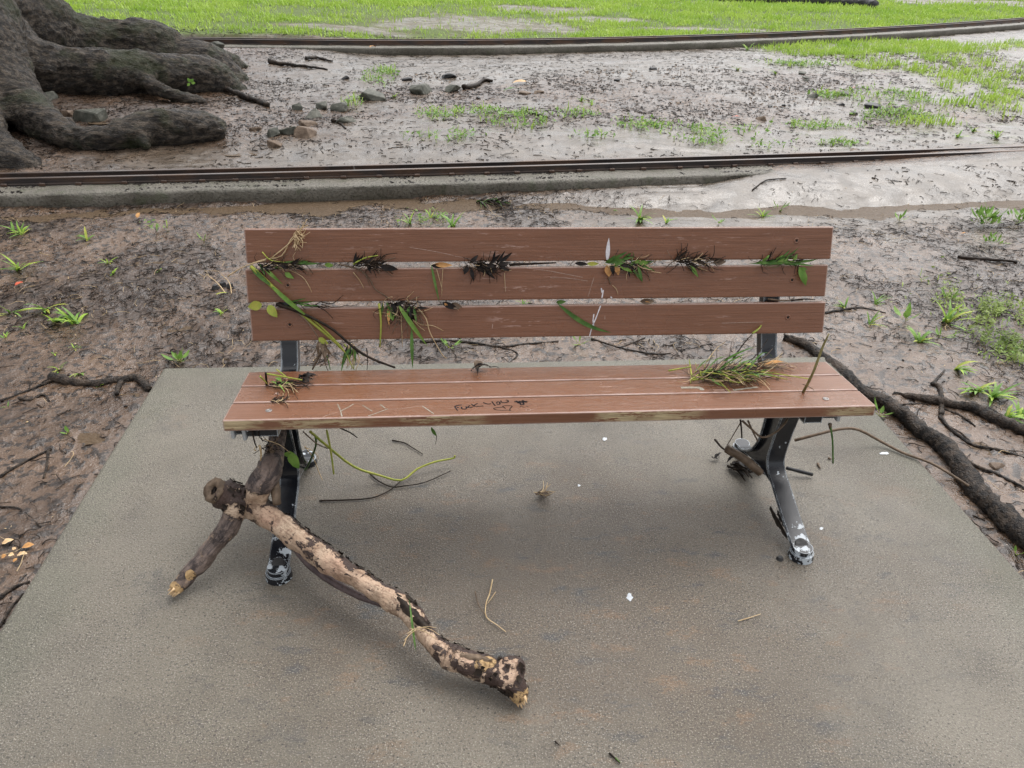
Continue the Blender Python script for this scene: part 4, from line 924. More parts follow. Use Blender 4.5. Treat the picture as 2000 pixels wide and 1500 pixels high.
# hanging below the lowest slat
c = clump('dangling withered plant below the lowest slat beside the left post', BACK, (632, 690))
tuftmess(c, BACK, BN, (630, 676), (12, 12), [('dead_leaf', MTB, 7, 30, 10, (-120, -50)), ('straw_stem', MTB, 7, 40, 2.6, (-110, -60))], .02); lf(c, 'green_leaf', BACK, BN, (622, 660), (642, 672), 12, MYL)
strand(c, 'root_fibre', BACK, [(630, 682), (618, 706), (610, 722)], 6, MTB); strand(c, 'grass_stem', BACK, [(628, 680), (640, 700), (645, 722)], 3, MG2)
c = clump('dangling green and dry grass bunch hanging between backrest and seat', BACK, (682, 690))
tuftmess(c, BACK, BN, (684, 678), (12, 6), [('grass_blade', MGD, 6, 44, 5, (-115, -60)), ('straw_stem', MSW, 7, 44, 2.4, (-110, -60)), ('dead_leaf', MDL, 4, 30, 7, (-110, -60))], .02); strand(c, 'grass_stem', BACK, [(672, 672), (690, 695), (691, 722)], 3, MYL); strand(c, 'twig', BACK, [(716, 680), (718, 700), (717, 722)], 2.4, MTW)

# on the seat
c = clump('upright black twig with a green sprig at the left end of the seat', SEAT, (530, 750))
strand(c, 'twig', SEAT, [(521, 752), (520, 740), (519, 728)], 5, MTW, (.0, .03, .055), 7, .8); strand(c, 'grass_stem', SEAT, [(520, 730), (550, 735), (590, 742)], 4, MYL, (.035, .04)); strand(c, 'grass_stem', SEAT, [(508, 735), (515, 742), (522, 750)], 3.6, MYL, (.06, .02)); strand(c, 'grass_stem', SEAT, [(540, 722), (565, 740)], 3.4, MYL, (.03, .02))
tuftmess(c, SEAT, SN, (540, 752), (26, 4), [('twig', MTW, 12, 44, 2.2, (-20, 30)), ('grass_blade', MG2, 4, 26, 5, (-20, 40)), ('root_fibre', MSW, 6, 30, 1.8, (-40, 40))], .008)
lf(c, 'green_leaf', SEAT, SN, (538, 738), (550, 746), 9, MG2, (.012, .014)); strand(c, 'twig', SEAT, [(540, 748), (570, 744), (590, 750), (604, 759)], 3.4, MTW, (.006, .004))
c = clump('crumpled black leaf lying on the rear seat slat near the left end', SEAT, (600, 740), 'dead leaf', 'fallen_leaf', None)
for a, b, w in (((582, 741), (612, 735), 16), ((590, 745), (610, 740), 14), ((595, 738), (620, 734), 8), ((588, 737), (604, 748), 10)): lf(c, 'dead_leaf', SEAT, SN, a, b, w, MDL, (.003, .010), .5, .15, .5)
c = clump('tiny knot of root fibres in the front seat groove', SEAT, (540, 783)); tuftmess(c, SEAT, SN, (540, 783), (12, 3), [('root_fibre', MTW, 12, 20, 2, (-30, 60)), ('root_fibre', MSW, 5, 22, 1.5, (-20, 60))], .006)
c = clump('dry crumpled brown leaf on the rear seat slat near the middle', SEAT, (938, 718), 'dead leaf', 'fallen_leaf', None)
for a, b, w, m_ in (((930, 722), (942, 706), 16, MTB), ((920, 724), (958, 716), 9, MDL), ((934, 721), (952, 714), 10, MDL), ((932, 722), (933, 733), 5, MDL)): lf(c, 'dead_leaf', SEAT, SN, a, b, w, m_, (.003, .016), .5, .2, .4)
strand(c, 'leaf_stalk', SEAT, [(956, 717), (970, 716), (976, 722)], 1.8, MTW)
c = clump('large pile of green grass and twigs on the right of the seat', SEAT, (1430, 730))
tuftmess(c, SEAT, SN, (1412, 732), (56, 9), [('grass_blade', MGD, 16, 60, 4.5, (-25, 40)), ('twig', MTW, 44, 55, 2, (-25, 50)), ('grass_stem', MYL, 13, 66, 2.8, (-20, 35)), ('straw_stem', MSW, 22, 50, 1.8, (-30, 40)), ('dead_leaf', MTB, 10, 34, 9, (-20, 40)), ('dead_leaf', MDL, 10, 30, 8, (-20, 40))], .030)
for pts in ([(1348, 742), (1392, 720), (1432, 737), (1475, 725), (1580, 740)], [(1351, 735), (1346, 702)], [(1306, 724), (1350, 716)], [(1352, 742), (1400, 738), (1445, 747), (1475, 725)]): strand(c, 'grass_stem', SEAT, pts, 4, MYL, (.01, .018))
for a, b in (((1400, 716), (1478, 676)), ((1405, 722), (1460, 690))): lf(c, 'grass_blade', SEAT, SN, a, b, 8, MGD, (.02, .075), .3, .05)
strand(c, 'twig', SEAT, [(1432, 700), (1455, 668), (1472, 650)], 3, MTW, (.02, .08)); strand(c, 'straw_stem', SEAT, [(1470, 651), (1482, 642), (1491, 629)], 4, MYL, (.08, .10)); strand(c, 'straw_stem', SEAT, [(1380, 706), (1400, 680), (1417, 668)], 2, MSW, (.02, .05)); strand(c, 'twig', SEAT, [(1455, 715), (1480, 690), (1500, 662)], 2.4, MTW, (.02, .06))
lf(c, 'dead_leaf', SEAT, SN, (1490, 716), (1538, 708), 12, MOL, (.006, .012), .4); lf(c, 'green_leaf', SEAT, SN, (1455, 712), (1478, 716), 9, MYL, (.03, .03))
tuftmess(c, SEAT, SN, (1490, 712), (24, 5), [('straw_stem', MSW, 8, 46, 2, (-20, 20)), ('twig', MTB, 6, 40, 2.2, (-20, 30))], .014)
tangle(c, SEAT, (1420, 730), (70, 12), 40, (MTW, MTB, MSW, MYL))
c = clump('green brown stick standing upright in the seat groove at the right', SEAT, (1570, 765), 'stick', 'upright_stick', None); v, f = tube([SEAT(1569, 766, .0), on_y(1588, 728, 1.74), on_y(1606, 680, 1.75), on_y(1619, 652, 1.755)], [.0042, .0036, .0034, .0018], 7, 14, .2); obj('stem', v, f, m_simple('olive_stick', (.13, .11, .04), (.26, .22, .09), .5, 60, .4, .002), c); strand(c, 'straw_stem', SEAT, [(1568, 750), (1588, 760), (1590, 766)], 1.8, MTB, (.012, .006))
c = clump('tiny brown crumbs of bark on the rear seat slat beside the right screw', SEAT, (1521, 738)); tuftmess(c, SEAT, SN, (1520, 739), (5, 2), [('dead_leaf', MTB, 5, 9, 6, (0, 180))], .004)

# beneath the seat
def U(Yd): return lambda a, b, o=0.0: on_y(a, b, Yd-o)
NY = np.array([0, -1.0, 0])
c = clump('tangle of dark roots hanging under the left end of the seat', U(1.70), (508, 870))
for pts, w, m_ in (([(493, 843), (497, 862), (502, 875)], 4, MTW), ([(484, 845), (492, 842), (500, 846)], 2, MTW), ([(505, 842), (506, 852), (514, 862)], 2.6, MTW), ([(507, 870), (510, 885), (509, 900)], 5, MSW), ([(500, 880), (496, 878), (500, 872)], 2.4, MSW), ([(526, 880), (540, 860), (548, 850)], 2, MTB), ([(515, 858), (545, 868), (566, 884)], 1.8, MSW), ([(520, 900), (516, 915), (524, 918)], 2, MSW)): strand(c, 'root_fibre', U(1.70), pts, w, m_)
lf(c, 'green_leaf', U(1.80), NY, (566, 880), (584, 916), 20, MG2, (0, .0), .1); lf(c, 'green_leaf', U(1.80), NY, (556, 890), (566, 882), 11, MG2, (0, 0))
tuftmess(c, U(1.74), NY, (530, 875), (10, 14), [('root_fibre', MTW, 12, 30, 2, (0, 360)), ('root_fibre', MTB, 6, 26, 2, (0, 360))])
c = clump('long yellow green stems trailing from beneath the seat onto the pad', U(1.90), (640, 870), 'plant', 'trailing_plant', None)
def mix3(pts): return [on_y(a, b, y) if y else on_z(a, b, z) for a, b, y, z in pts]
def stem3(parent, name, pts, w, mat, taper=.7):
    q = mix3(pts); r = [w*.5/FOC*depth(p)*(1-(1-taper)*i/(len(q)-1)) for i, p in enumerate(q)]; v, f = tube(q, r, 6, None, .12); return obj(name, v, f, mat, parent)
stem3(c, 'grass_stem', [(605, 842, 1.85, 0), (640, 872, 1.86, 0), (690, 911, 0, .07), (740, 928, 0, .03), (784, 938, 0, .012), (815, 916, 0, .02), (850, 902, 0, .03), (885, 895, 0, .03), (888, 890, 0, .04)], 5.2, MYL)
stem3(c, 'grass_stem', [(638, 840, 1.85, 0), (646, 880, 1.84, 0), (652, 926, 1.82, 0)], 4.4, MYL, .8); stem3(c, 'grass_stem', [(616, 850, 1.86, 0), (617, 870, 1.88, 0), (606, 900, 1.95, 0), (596, 918, 0, .01)], 4.4, MGD, .9)
stem3(c, 'root_fibre', [(592, 843, 1.82, 0), (618, 866, 1.83, 0), (640, 876, 1.83, 0)], 3, MTB); stem3(c, 'root_fibre', [(595, 872, 1.95, 0), (612, 895, 0, .08), (622, 920, 0, .03), (630, 938, 0, .006)], 2.2, MSW); stem3(c, 'root_fibre', [(600, 875, 1.95, 0), (618, 886, 0, .08), (622, 896, 0, .06)], 1.6, MSW)
c = clump('short green blade poking out under the front seat slat', U(1.72), (845, 842), 'grass', 'loose_grass', None); lf(c, 'grass_blade', U(1.72), NY, (842, 834), (853, 852), 7, MGD, (0, .0)); strand(c, 'root_fibre', U(1.72), [(853, 851), (852, 860), (850, 868)], 1.4, MTW)
c = clump('thin black rootlet dangling under the seat left of middle', U(1.85), (690, 848), 'rootlet', 'hanging_root', None); stem3(c, 'root_fibre', [(664, 836, 1.8, 0), (684, 845, 1.8, 0), (698, 855, 1.8, 0)], 3, MTW)
c = clump('grey vine tendrils looping under the right end of the seat', U(1.74), (1480, 845), 'vine', 'hanging_vine', None)
stem3(c, 'tendril', [(1450, 822, 1.72, 0), (1468, 838, 1.72, 0), (1488, 854, 1.70, 0), (1512, 846, 1.70, 0), (1530, 830, 1.72, 0), (1540, 815, 1.76, 0)], 4.6, MTB, .9); stem3(c, 'tendril', [(1461, 822, 1.76, 0), (1470, 842, 1.78, 0), (1480, 862, 1.80, 0)], 4, MTB); stem3(c, 'tendril', [(1446, 826, 1.76, 0), (1432, 850, 1.82, 0), (1420, 870, 1.88, 0)], 2.4, MTB); stem3(c, 'tendril', [(1446, 820, 1.76, 0), (1448, 838, 1.76, 0), (1449, 856, 1.76, 0)], 4, MTW)
c = clump('green stem dangling from the right armrest lug', U(1.72), (1625, 860), 'plant', 'dangling_plant', None); stem3(c, 'grass_stem', [(1622, 832, 1.72, 0), (1626, 860, 1.70, 0), (1627, 905, 1.68, 0)], 4, MGD, .8); stem3(c, 'bud', [(1621, 828, 1.72, 0), (1622, 838, 1.72, 0)], 8, MTB, .6)

# lying on the pad
c = clump('black forked twig lying on the pad beneath the bench', on_z, (740, 965), 'twig', 'fallen_twig', None)
strand(c, 'twig', on_z, [(624, 978), (660, 977), (706, 975), (735, 970), (765, 955), (790, 932)], 4, MTW, (.005, .006)); strand(c, 'twig', on_z, [(722, 925), (740, 940), (765, 951), (790, 949), (830, 942), (880, 920)], 3.6, MTW, (.006, .008))
c = clump('small bent black twig on the pad behind the seat front edge', on_z, (795, 870), 'twig', 'fallen_twig', None); strand(c, 'twig', on_z, [(766, 860), (790, 865), (805, 874), (826, 887)], 3.4, MTW, (.005, .005))
c = clump('small tuft of brown dry grass in the middle of the pad', on_z, (1055, 962), 'dry grass', 'dry_grass', None); tuftmess(c, on_z, ZUP, (1052, 964), (10, 3), [('straw_stem', MSW, 7, 24, 1.8, (-20, 60)), ('straw_stem', MTB, 14, 18, 2, (-20, 40))], .02)
c = clump('pale forked rootlet lying on the pad right of the branch', on_z, (958, 1185), 'twig', 'fallen_twig', None); strand(c, 'root_fibre', on_z, [(962, 1132), (956, 1160), (949, 1180), (950, 1205), (970, 1220), (988, 1234)], 3.2, MSW, (.01, .006)); strand(c, 'root_fibre', on_z, [(928, 1155), (935, 1182), (950, 1203)], 2.6, MTB, (.012, .006)); strand(c, 'root_fibre', on_z, [(968, 1156), (960, 1168), (951, 1180)], 2, MSW)
c = clump('short yellow straw on the pad in the right foreground', on_z, (1465, 1205), 'straw', 'fallen_straw', None); strand(c, 'straw_stem', on_z, [(1442, 1213), (1465, 1206), (1486, 1199)], 2.6, MSW)
c = clump('dark needle with green tip at the bottom edge of the pad', on_z, (1200, 1478), 'twig', 'fallen_twig', None); strand(c, 'twig', on_z, [(1190, 1471), (1200, 1480), (1211, 1491)], 5, MTW); strand(c, 'grass_stem', on_z, [(1202, 1480), (1211, 1489)], 3, MGD, (.007, .007))
c = clump('short dark stick lying on the pad near the bottom', on_z, (1090, 1452), 'twig', 'fallen_twig', None); strand(c, 'twig', on_z, [(1084, 1448), (1093, 1456)], 4, MTW)
c = clump('thick brown stick and black wet bark piled behind the right front leg', on_z, (1460, 895), 'stick', 'wedged_stick', None)
stem3(c, 'stick', [(1418, 876, 1.86, 0), (1450, 894, 1.84, 0), (1486, 924, 1.82, 0)], 17, MTB, .9); strand(c, 'twig', on_z, [(1396, 858), (1412, 876), (1440, 890)], 5, MTW, (.06, .03)); tuftmess(c, on_z, ZUP, (1445, 910), (26, 8), [('twig', MTW, 16, 40, 5, (-30, 30)), ('dead_leaf', MDL, 14, 30, 14, (-30, 30))], .03)
c = clump('crumpled black leaf beside the wedged stick on the pad', on_z, (1402, 895), 'dead leaf', 'fallen_leaf', None); tuftmess(c, on_z, ZUP, (1402, 896), (6, 3), [('dead_leaf', MDL, 6, 14, 8, (0, 180))], .015)
c = clump('black plastic rod sticking out beside the right front leg', on_z, (1560, 920), 'rod', 'plastic_rod', None); stem3(c, 'rod', [(1536, 914, 0, .03), (1560, 920, 0, .022), (1587, 927, 0, .012)], 7, MPL, 1.0)
c = clump('rotten bark strip leaning behind the right front foot', on_z, (1525, 1035), 'bark', 'bark_strip', None); v, f = curl(zp(1503, 992, .045), zp(1538, 1052, .012), .016); obj('bark', v, f, MTW, c); v, f = curl(zp(1518, 998, .05), zp(1532, 1030, .03), .010); obj('bark', v, f, MDL, c)
for pts, lab in (([(1597, 905), (1602, 915)], 'tiny bark chip on the pad right of the plastic rod'), ([(1618, 894), (1624, 897)], 'tiny dark leaf crumb on the pad under the hanging stem')):
    c = clump(lab, on_z, pts[0], 'bark chip', 'bark_chip', None); strand(c, 'chip', on_z, pts, 5, MTB)
c = clump('wet dark pebble on the pad left of the right front foot', on_z, (1523, 1092), 'pebble', 'pebble', None); v, f = disc(on_z(1523, 1092, .0), ZUP, .011, .009, 9, .007); obj('stone', v, f, MSD, c, False)
def splat(px, py, rx, ry, P, nrm, off, mat, label, cat='dropping', name='dropping'):
    k = pxm(P, px, py); c = P(px, py, off); a = np.cross(nrm, UX) if abs(nrm[2]) < .5 else np.array([0, 1.0, 0]); n = 16; v = [c+np.array(nrm)*.0015]
    for i in range(n):
        t = 2*math.pi*i/n; r = .7+.6*random.random(); q = P(px+rx*r*math.cos(t), py+ry*r*math.sin(t), off); v.append(q)
    o = obj(name, v, [(0, i+1, (i+1) % n+1) for i in range(n)], mat, None, True, c); tag(o, label, cat); return o
splat(1230, 1167, 6, 7, on_z, ZUP, .0008, MDR, 'largest white bird dropping on the pad in front of the bench')
splat(1181, 857, 4, 3, on_z, ZUP, .0008, MDR, 'small white dropping on the pad just below the seat edge')
splat(1604, 1032, 4, 3, on_z, ZUP, .0008, MDR, 'white fleck on the pad right of the chipped front leg')
splat(1728, 885, 9, 2.5, on_z, ZUP, .0008, MDR, 'white streak on the pad near its right edge by the vine')
splat(1131, 948, 3, 2, on_z, ZUP, .0008, MDR, 'tiny white speck on the pad right of the dry grass tuft')
c = clump('long thin grey vine winding from the bench across the pad edge to the right', on_z, (1800, 890), 'vine', 'trailing_vine', None)
VN = [(1552, 860, 0, .02), (1590, 850, 0, .05), (1640, 838, 0, .075), (1676, 839, 0, .07), (1720, 862, 0, .02), (1765, 885, 0, .008), (1820, 905, 0, .01), (1875, 938, 0, .005), (1930, 975, 0, .0), (1975, 1010, 0, .0)]
stem3(c, 'vine_stem', VN, 6, MTB, .9)

# ================================================================== ROOTS AND STICKS ON THE MUD
def groot(label, pts, w0, w1, mat=None, name='surface_root', cat='root', sink=.25, group=None, sides=9, extra=()):
    o = root_empty(name, label, cat, G(*pts[0]), group); mat = mat or MRT
    for pp, a, b in ((pts, w0, w1),)+tuple(extra):
        n = len(pp); q = []; r = []
        for i, p in enumerate(pp):
            g = G(*p); rr = (a+(b-a)*i/(n-1))*.5/FOC*depth(g); q.append(g+ZUP*rr*(1-2*sink)); r.append(rr)
        v, f = tube(q, r, sides, 9*(n-1)+1, .30); v = np.array(v); rm = max(r); v = v+(RNG.normal(size=v.shape)*rm*.05)+((fbm3(v/rm*.35, 2, 31)-.5)*rm*.9)[:, None]*np.array([.5, .7, .6]); obj('root', v, f, mat, o)
    return o
groot('longest thick dark root running past the right edge of the pad', [(1530, 662), (1580, 682), (1640, 728), (1690, 770), (1740, 800), (1800, 850), (1850, 890), (1900, 962), (1950, 1010), (2030, 1080), (2180, 1200), (2400, 1290)], 13, 56, sides=12)
groot('thick knobbly root under the grass tufts at the right edge', [(1745, 770), (1800, 782), (1850, 792), (1905, 802), (1950, 826), (2020, 860), (2120, 915), (2230, 930)], 9, 38, extra=(([(1890, 795), (1930, 800), (1970, 822)], 8, 6),))
groot('short upright forked root crossing the right hand roots', [(1820, 750), (1834, 762), (1838, 790), (1838, 812)], 9, 10, extra=(([(1836, 812), (1850, 832), (1880, 850), (1900, 870)], 7, 4), ([(1822, 752), (1832, 738), (1845, 724)], 6, 3)))
groot('long thin root beside the white puddle at the right', [(1835, 815), (1860, 842), (1900, 870), (1950, 880), (2010, 900), (2110, 950), (2170, 960)], 7, 4)
groot('thin black root below the puddle at the right edge', [(1876, 893), (1905, 912), (1950, 930), (2005, 958), (2090, 1010), (2180, 1030)], 8, 6)
groot('thin root branching straight off the long thick root', [(1730, 796), (1770, 790), (1822, 788)], 4, 3)
groot('fine root running between the two right hand roots', [(1845, 800), (1880, 815), (1905, 832)], 6, 3)
groot('wet black root lying on mud left of the pad, forked at its end', [(100, 740), (150, 750), (195, 752), (240, 745), (265, 742), (280, 750), (290, 764)], 17, 13, extra=(([(238, 747), (232, 758), (228, 772)], 11, 8), ([(105, 742), (60, 762), (0, 785)], 6, 4)), sides=10)
groot('thin dark root lying in the wet mud at the far left', [(0, 932), (40, 908), (75, 890), (100, 877)], 6, 4, extra=(([(94, 880), (92, 905), (85, 935)], 6, 4),))
groot('thin black twig root just under the forked root, far left', [(38, 778), (60, 782), (85, 774), (97, 785)], 6, 4)
groot('dark root entering the pad edge at lower left', [(0, 1170), (25, 1150), (58, 1138)], 9, 5, extra=(([(0, 1225), (20, 1190), (45, 1160)], 6, 4),))
groot('fine root line in the mud left of the pad', [(0, 990), (40, 995), (80, 1030)], 4, 3)
groot('thin dark root just behind the pad under the backrest gap', [(820, 668), (900, 668), (975, 678), (1040, 672), (1090, 668)], 6, 4, extra=(([(975, 678), (1010, 690), (1000, 705), (985, 712)], 4, 2),))
groot('forked fine roots behind the pad right of middle', [(1155, 662), (1220, 682), (1300, 692), (1390, 672)], 4, 3, extra=(([(1210, 680), (1240, 668), (1260, 660)], 3, 2),))
groot('curved dark rootlet beside the right ends of the backrest', [(1610, 612), (1640, 608), (1680, 602), (1730, 612)], 5, 3)
groot('dark stick lying on the mud beyond the right end of the bench', [(1870, 505), (1920, 508), (1985, 514)], 7, 5, MTW, 'fallen_stick', 'stick', .1)
groot('broken stick with green sprig leaning beside the tree roots', [(376, 163), (410, 172), (450, 182), (490, 198), (525, 210)], 13, 9, MRT, 'fallen_stick', 'stick', -.1)
groot('thin bark coloured stick beyond the tree root tips', [(525, 124), (560, 129), (600, 133), (640, 137)], 9, 3, MRT, 'fallen_stick', 'stick', .0)
groot('short dark stick near the far track beside the tree', [(598, 117), (620, 115), (650, 121)], 7, 3, MRT, 'fallen_stick', 'stick', .0)
groot('dark curved stick among the flat stones beyond the near track', [(905, 176), (930, 170), (945, 160), (962, 162)], 9, 5, MTW, 'fallen_stick', 'stick', .0)
groot('black splinter lying below the low mossy stone', [(648, 238), (662, 242), (676, 252)], 7, 3, MTW, 'fallen_stick', 'stick', .0)
groot('black twig with a fork in the silt beyond the near track', [(1033, 222), (1050, 226), (1070, 234)], 4, 3, MTW, 'fallen_stick', 'stick', .0)
groot('thin twig arched over the silt bank at the right', [(1468, 380), (1490, 367), (1510, 366), (1530, 376)], 3, 2, MTW, 'fallen_stick', 'stick', -.2)
groot('long black log lying along the far edge of the lawn', [(1340, -6), (1400, 1), (1460, 5), (1540, 8), (1620, 11), (1680, 14), (1706, 18)], 16, 18, MSD, 'fallen_log', 'log', .15, None, 12)
c = clump('little green leaf sprig sprouting by the broken stick and roots', G, (372, 160), 'sprig', 'leaf_sprig', None)
for a, b, w in (((372, 160), (366, 152), 6), ((372, 160), (378, 154), 6), ((373, 161), (382, 162), 6), ((371, 162), (366, 168), 5)): lf(c, 'green_leaf', lambda x, y, o=0: on_y(x, y, 7.6-o), NY, a, b, w, MG2, (0, 0))

# ================================================================== STONES
def stone(px, py, w, h, mat, label, flat=1.0, seed=0):
    g = G(px, py); k = depth(g)/FOC; rs = np.random.default_rng(seed+int(px*7+py)); bm = bmesh.new()
    rx = w*k*.5; rz = h*k*.62*flat; ry = rx*rs.uniform(.6, .85)
    for _ in range(13):
        d = rs.normal(size=3); d /= np.linalg.norm(d); d = np.sign(d)*np.abs(d)**.75; bm.verts.new((d[0]*rx, d[1]*ry, d[2]*rz*.9))
    r = bmesh.ops.convex_hull(bm, input=list(bm.verts)); bmesh.ops.delete(bm, geom=list(set(q for q in r['geom_interior'] if isinstance(q, bmesh.types.BMVert))), context='VERTS')
    bmesh.ops.bevel(bm, geom=list(bm.edges), offset=rx*.05, segments=1, affect='EDGES', profile=.5)
    bmesh.ops.triangulate(bm, faces=list(bm.faces)); bmesh.ops.subdivide_edges(bm, edges=list(bm.edges), cuts=1, use_grid_fill=True)
    pc = np.array([tuple(v.co) for v in bm.verts]); nz = (fbm3(pc/rx*3+px, 3, 8)-.5)*rx*.12
    a = rs.uniform(-.25, .25)
    for v, q in zip(bm.verts, nz):
        n = v.co.normalized(); v.co = v.co+n*q; v.co.z += v.co.x*a*.5
        v.co = v.co+Vector((g[0], g[1]+ry*.6, g[2]+rz*.12))
    o = bm_obj('stone', bm, mat, None, False, g); tag(o, label, 'stone', 'stones scattered round the tree and track'); return o
for a in ((173, 238, 76, 42, MST, 'rounded grey mossy boulder cradled between the tree roots'), (128, 228, 36, 20, MSB, 'small brown stone touching the boulder between the roots'), (92, 197, 36, 28, MST, 'stone wedged against the trunk behind the boulder'),
          (728, 196, 58, 38, MST, 'large angular grey green stone below the grass patch'), (826, 184, 60, 30, MST, 'broad mossy stone in the middle of the stone row'), (886, 181, 38, 20, MST, 'flat slab stone at right end of the stone row'),
          (678, 244, 52, 20, MST, 'low mossy stone beside the black splinter'), (662, 216, 42, 24, MST, 'dark rounded stone left of the grass patch stone'), (612, 231, 50, 30, MST, 'grey slab stone at top of the stone cluster'), (632, 214, 34, 28, MST, 'greyish stone tucked behind the slab stone'), (580, 214, 26, 24, MST, 'pointed stone near the broken stick end'),
          (560, 262, 46, 36, MST, 'biggest dark stone in the cluster right of the roots'), (533, 266, 30, 26, MST, 'small grey stone at left foot of the cluster'), (597, 268, 50, 32, MSB, 'flat tan block at right of the stone cluster'), (600, 245, 44, 14, MSB, 'thin tan plate stone above the tan block'), (531, 288, 38, 20, MSB, 'brown stone at the bottom of the cluster'), (497, 255, 30, 16, MSB, 'muddy clod left of the stone cluster'),
          (878, 153, 34, 13, MSD, 'black stone behind the stone row'), (795, 158, 24, 10, MSD, 'small black stone at the left behind the stone row'), (672, 155, 22, 11, MSD, 'black stone left of the grass patch'), (420, 82, 40, 22, MST, 'rounded stone beyond the tree roots near the far track'), (474, 88, 50, 17, MST, 'low stone lying against the far track end'),
          (1024, 184, 34, 9, MSB, 'flat pale stone in the silt beyond the near track'), (1052, 183, 26, 8, MSB, 'second flat pale stone just right of the other'), (934, 193, 10, 6, MSD, 'tiny black stone below the stone row'), (1277, 137, 20, 9, MSD, 'black stone at the left of the dark gravel'), (1205, 159, 16, 8, MSD, 'dark stone in the brown gravel patch'),
          (1707, 212, 36, 15, MSD, 'largest black stone near the right hand grass'), (1668, 224, 24, 9, MSD, 'flat black stone left of the largest black one'), (1643, 206, 18, 8, MSD, 'small dark stone by the yellow weed at the right'), (1571, 145, 28, 8, MST, 'flat stone topmost of three lying in a line'), (1573, 159, 16, 6, MST, 'smallest flat stone lowest of three in a line'), (1572, 152, 22, 5, MST, 'flat stone middle of three in a line'), (1488, 236, 24, 13, MSB, 'round brown stone alone in the silt'), (1655, 187, 58, 14, MST, 'long flat grey stone by the grass at the right'), (1588, 191, 30, 14, MST, 'tilted grey stone left of the long flat one'), (1556, 123, 26, 7, MSD, 'dark stone nearest the far track at the right'), (1530, 208, 14, 7, MSD, 'small black stone, right of a dark pair in the silt'), (1505, 210, 12, 6, MSD, 'small black stone, left of a dark pair in the silt'),
          (1950, 1065-150, 34, 12, MSB, 'smooth tan stone between the thin right hand roots')): stone(*a)

# ================================================================== LITTER, GRAVEL, GRASS (stuff)
def in_view(x, y, z=0.0, m=.12):
    d = np.stack([x, y, np.full_like(x, z)-CAM_H], -1); w = d@AF; u = (d@AR)/w*FOC/1000; v = (d@AU)/w*FOC/750
    return (w > .2) & (np.abs(u) < 1+m) & (v < 1.25) & (v > -1.1)
def on_beam(x, y):
    d1 = y-K1(x); d2 = y-K2(x); return ((d1 > -.02) & (d1 < .50)) | ((d2 > -.03) & (d2 < .55) & (x > -3.5)) | ((x > XL-.01) & (x < XR+.01) & (y < YB+.01))
def curly(x, y, L, r, zoff=.003, up=.010, segs=4):
    """many crooked three-sided fibres lying on the mud"""
    n = len(x); a = RNG.uniform(0, 2*np.pi, n); px, py = x.copy(), y.copy(); P = []
    lift = RNG.uniform(0, 1, n)**2*up
    for s in range(segs+1):
        P.append(np.stack([px, py, T(px, py)+zoff+lift*math.sin(math.pi*s/segs)], 1)); a = a+RNG.normal(0, .45, n); px = px+np.cos(a)*L/segs; py = py+np.sin(a)*L/segs
    P = np.stack(P, 1); V = []
    for s in range(segs+1):
        d = P[:, min(s+1, segs)]-P[:, max(s-1, 0)]; d /= np.linalg.norm(d, axis=1)[:, None]+1e-9
        u = np.cross(d, [0, 0, 1.0]); u /= np.linalg.norm(u, axis=1)[:, None]+1e-9; w = np.cross(u, d); rr = (r*(1-.5*s/segs))[:, None]
        for k in range(3): t = 2*math.pi*k/3+.5; V.append(P[:, s]+rr*(math.cos(t)*u+math.sin(t)*w))
    V = np.stack(V, 1); m = 3*(segs+1); q = []
    for s in range(segs):
        for k in range(3): q.append((s*3+k, s*3+(k+1) % 3, (s+1)*3+(k+1) % 3, (s+1)*3+k))
    F = (np.arange(n)[:, None, None]*m+np.array(q)[None]).reshape(-1, 4); return V.reshape(-1, 3), F
def scatter(n, x0, x1, y0, y1, dens):
    x = RNG.uniform(x0, x1, n); y = RNG.uniform(y0, y1, n); k = in_view(x, y) & ~on_beam(x, y); x, y = x[k], y[k]; k = RNG.uniform(0, 1, len(x)) < dens(x, y); return x[k], y[k]
def litter_d(x, y): return np.clip(.18+.9*sst(.46, .64, fbm2(x*2.0, y*2.0, 4, 90)), 0, 1)*(1-.85*silt_mask(x, y))
def stuff(name, v, f, mat, label, cat): o = obj(name, v, f, mat, None, True); tag(o, label, cat, None, 'stuff'); return o
x, y = scatter(48000, -4.5, 5, 1, 5.2, litter_d); v, f = curly(x, y, RNG.uniform(.015, .075, len(x)), RNG.uniform(.0008, .0026, len(x))); stuff('root_litter', v, f, MTW, 'fine dark roots and twig bits strewn over the mud', 'litter')
x, y = scatter(52000, -5, 8.5, 5.2, 12.5, lambda a, b: np.clip(litter_d(a, b)+.25*sst(.45, .6, fbm2(a*3, b*3, 3, 92)), 0, 1)); v, f = curly(x, y, RNG.uniform(.012, .070, len(x)), RNG.uniform(.0012, .0042, len(x)), .002, .010, 3); stuff('root_litter', v, f, MTW, 'dark flecks of twig and leaf on the silt between the tracks', 'litter')
x, y = scatter(3000, -4.5, 5, 1, 5.2, litter_d); v, f = curly(x, y, RNG.uniform(.02, .10, len(x)), RNG.uniform(.0006, .0016, len(x)), .004, .02); stuff('straw_litter', v, f, MSW, 'pale dry straws strewn over the mud', 'litter')
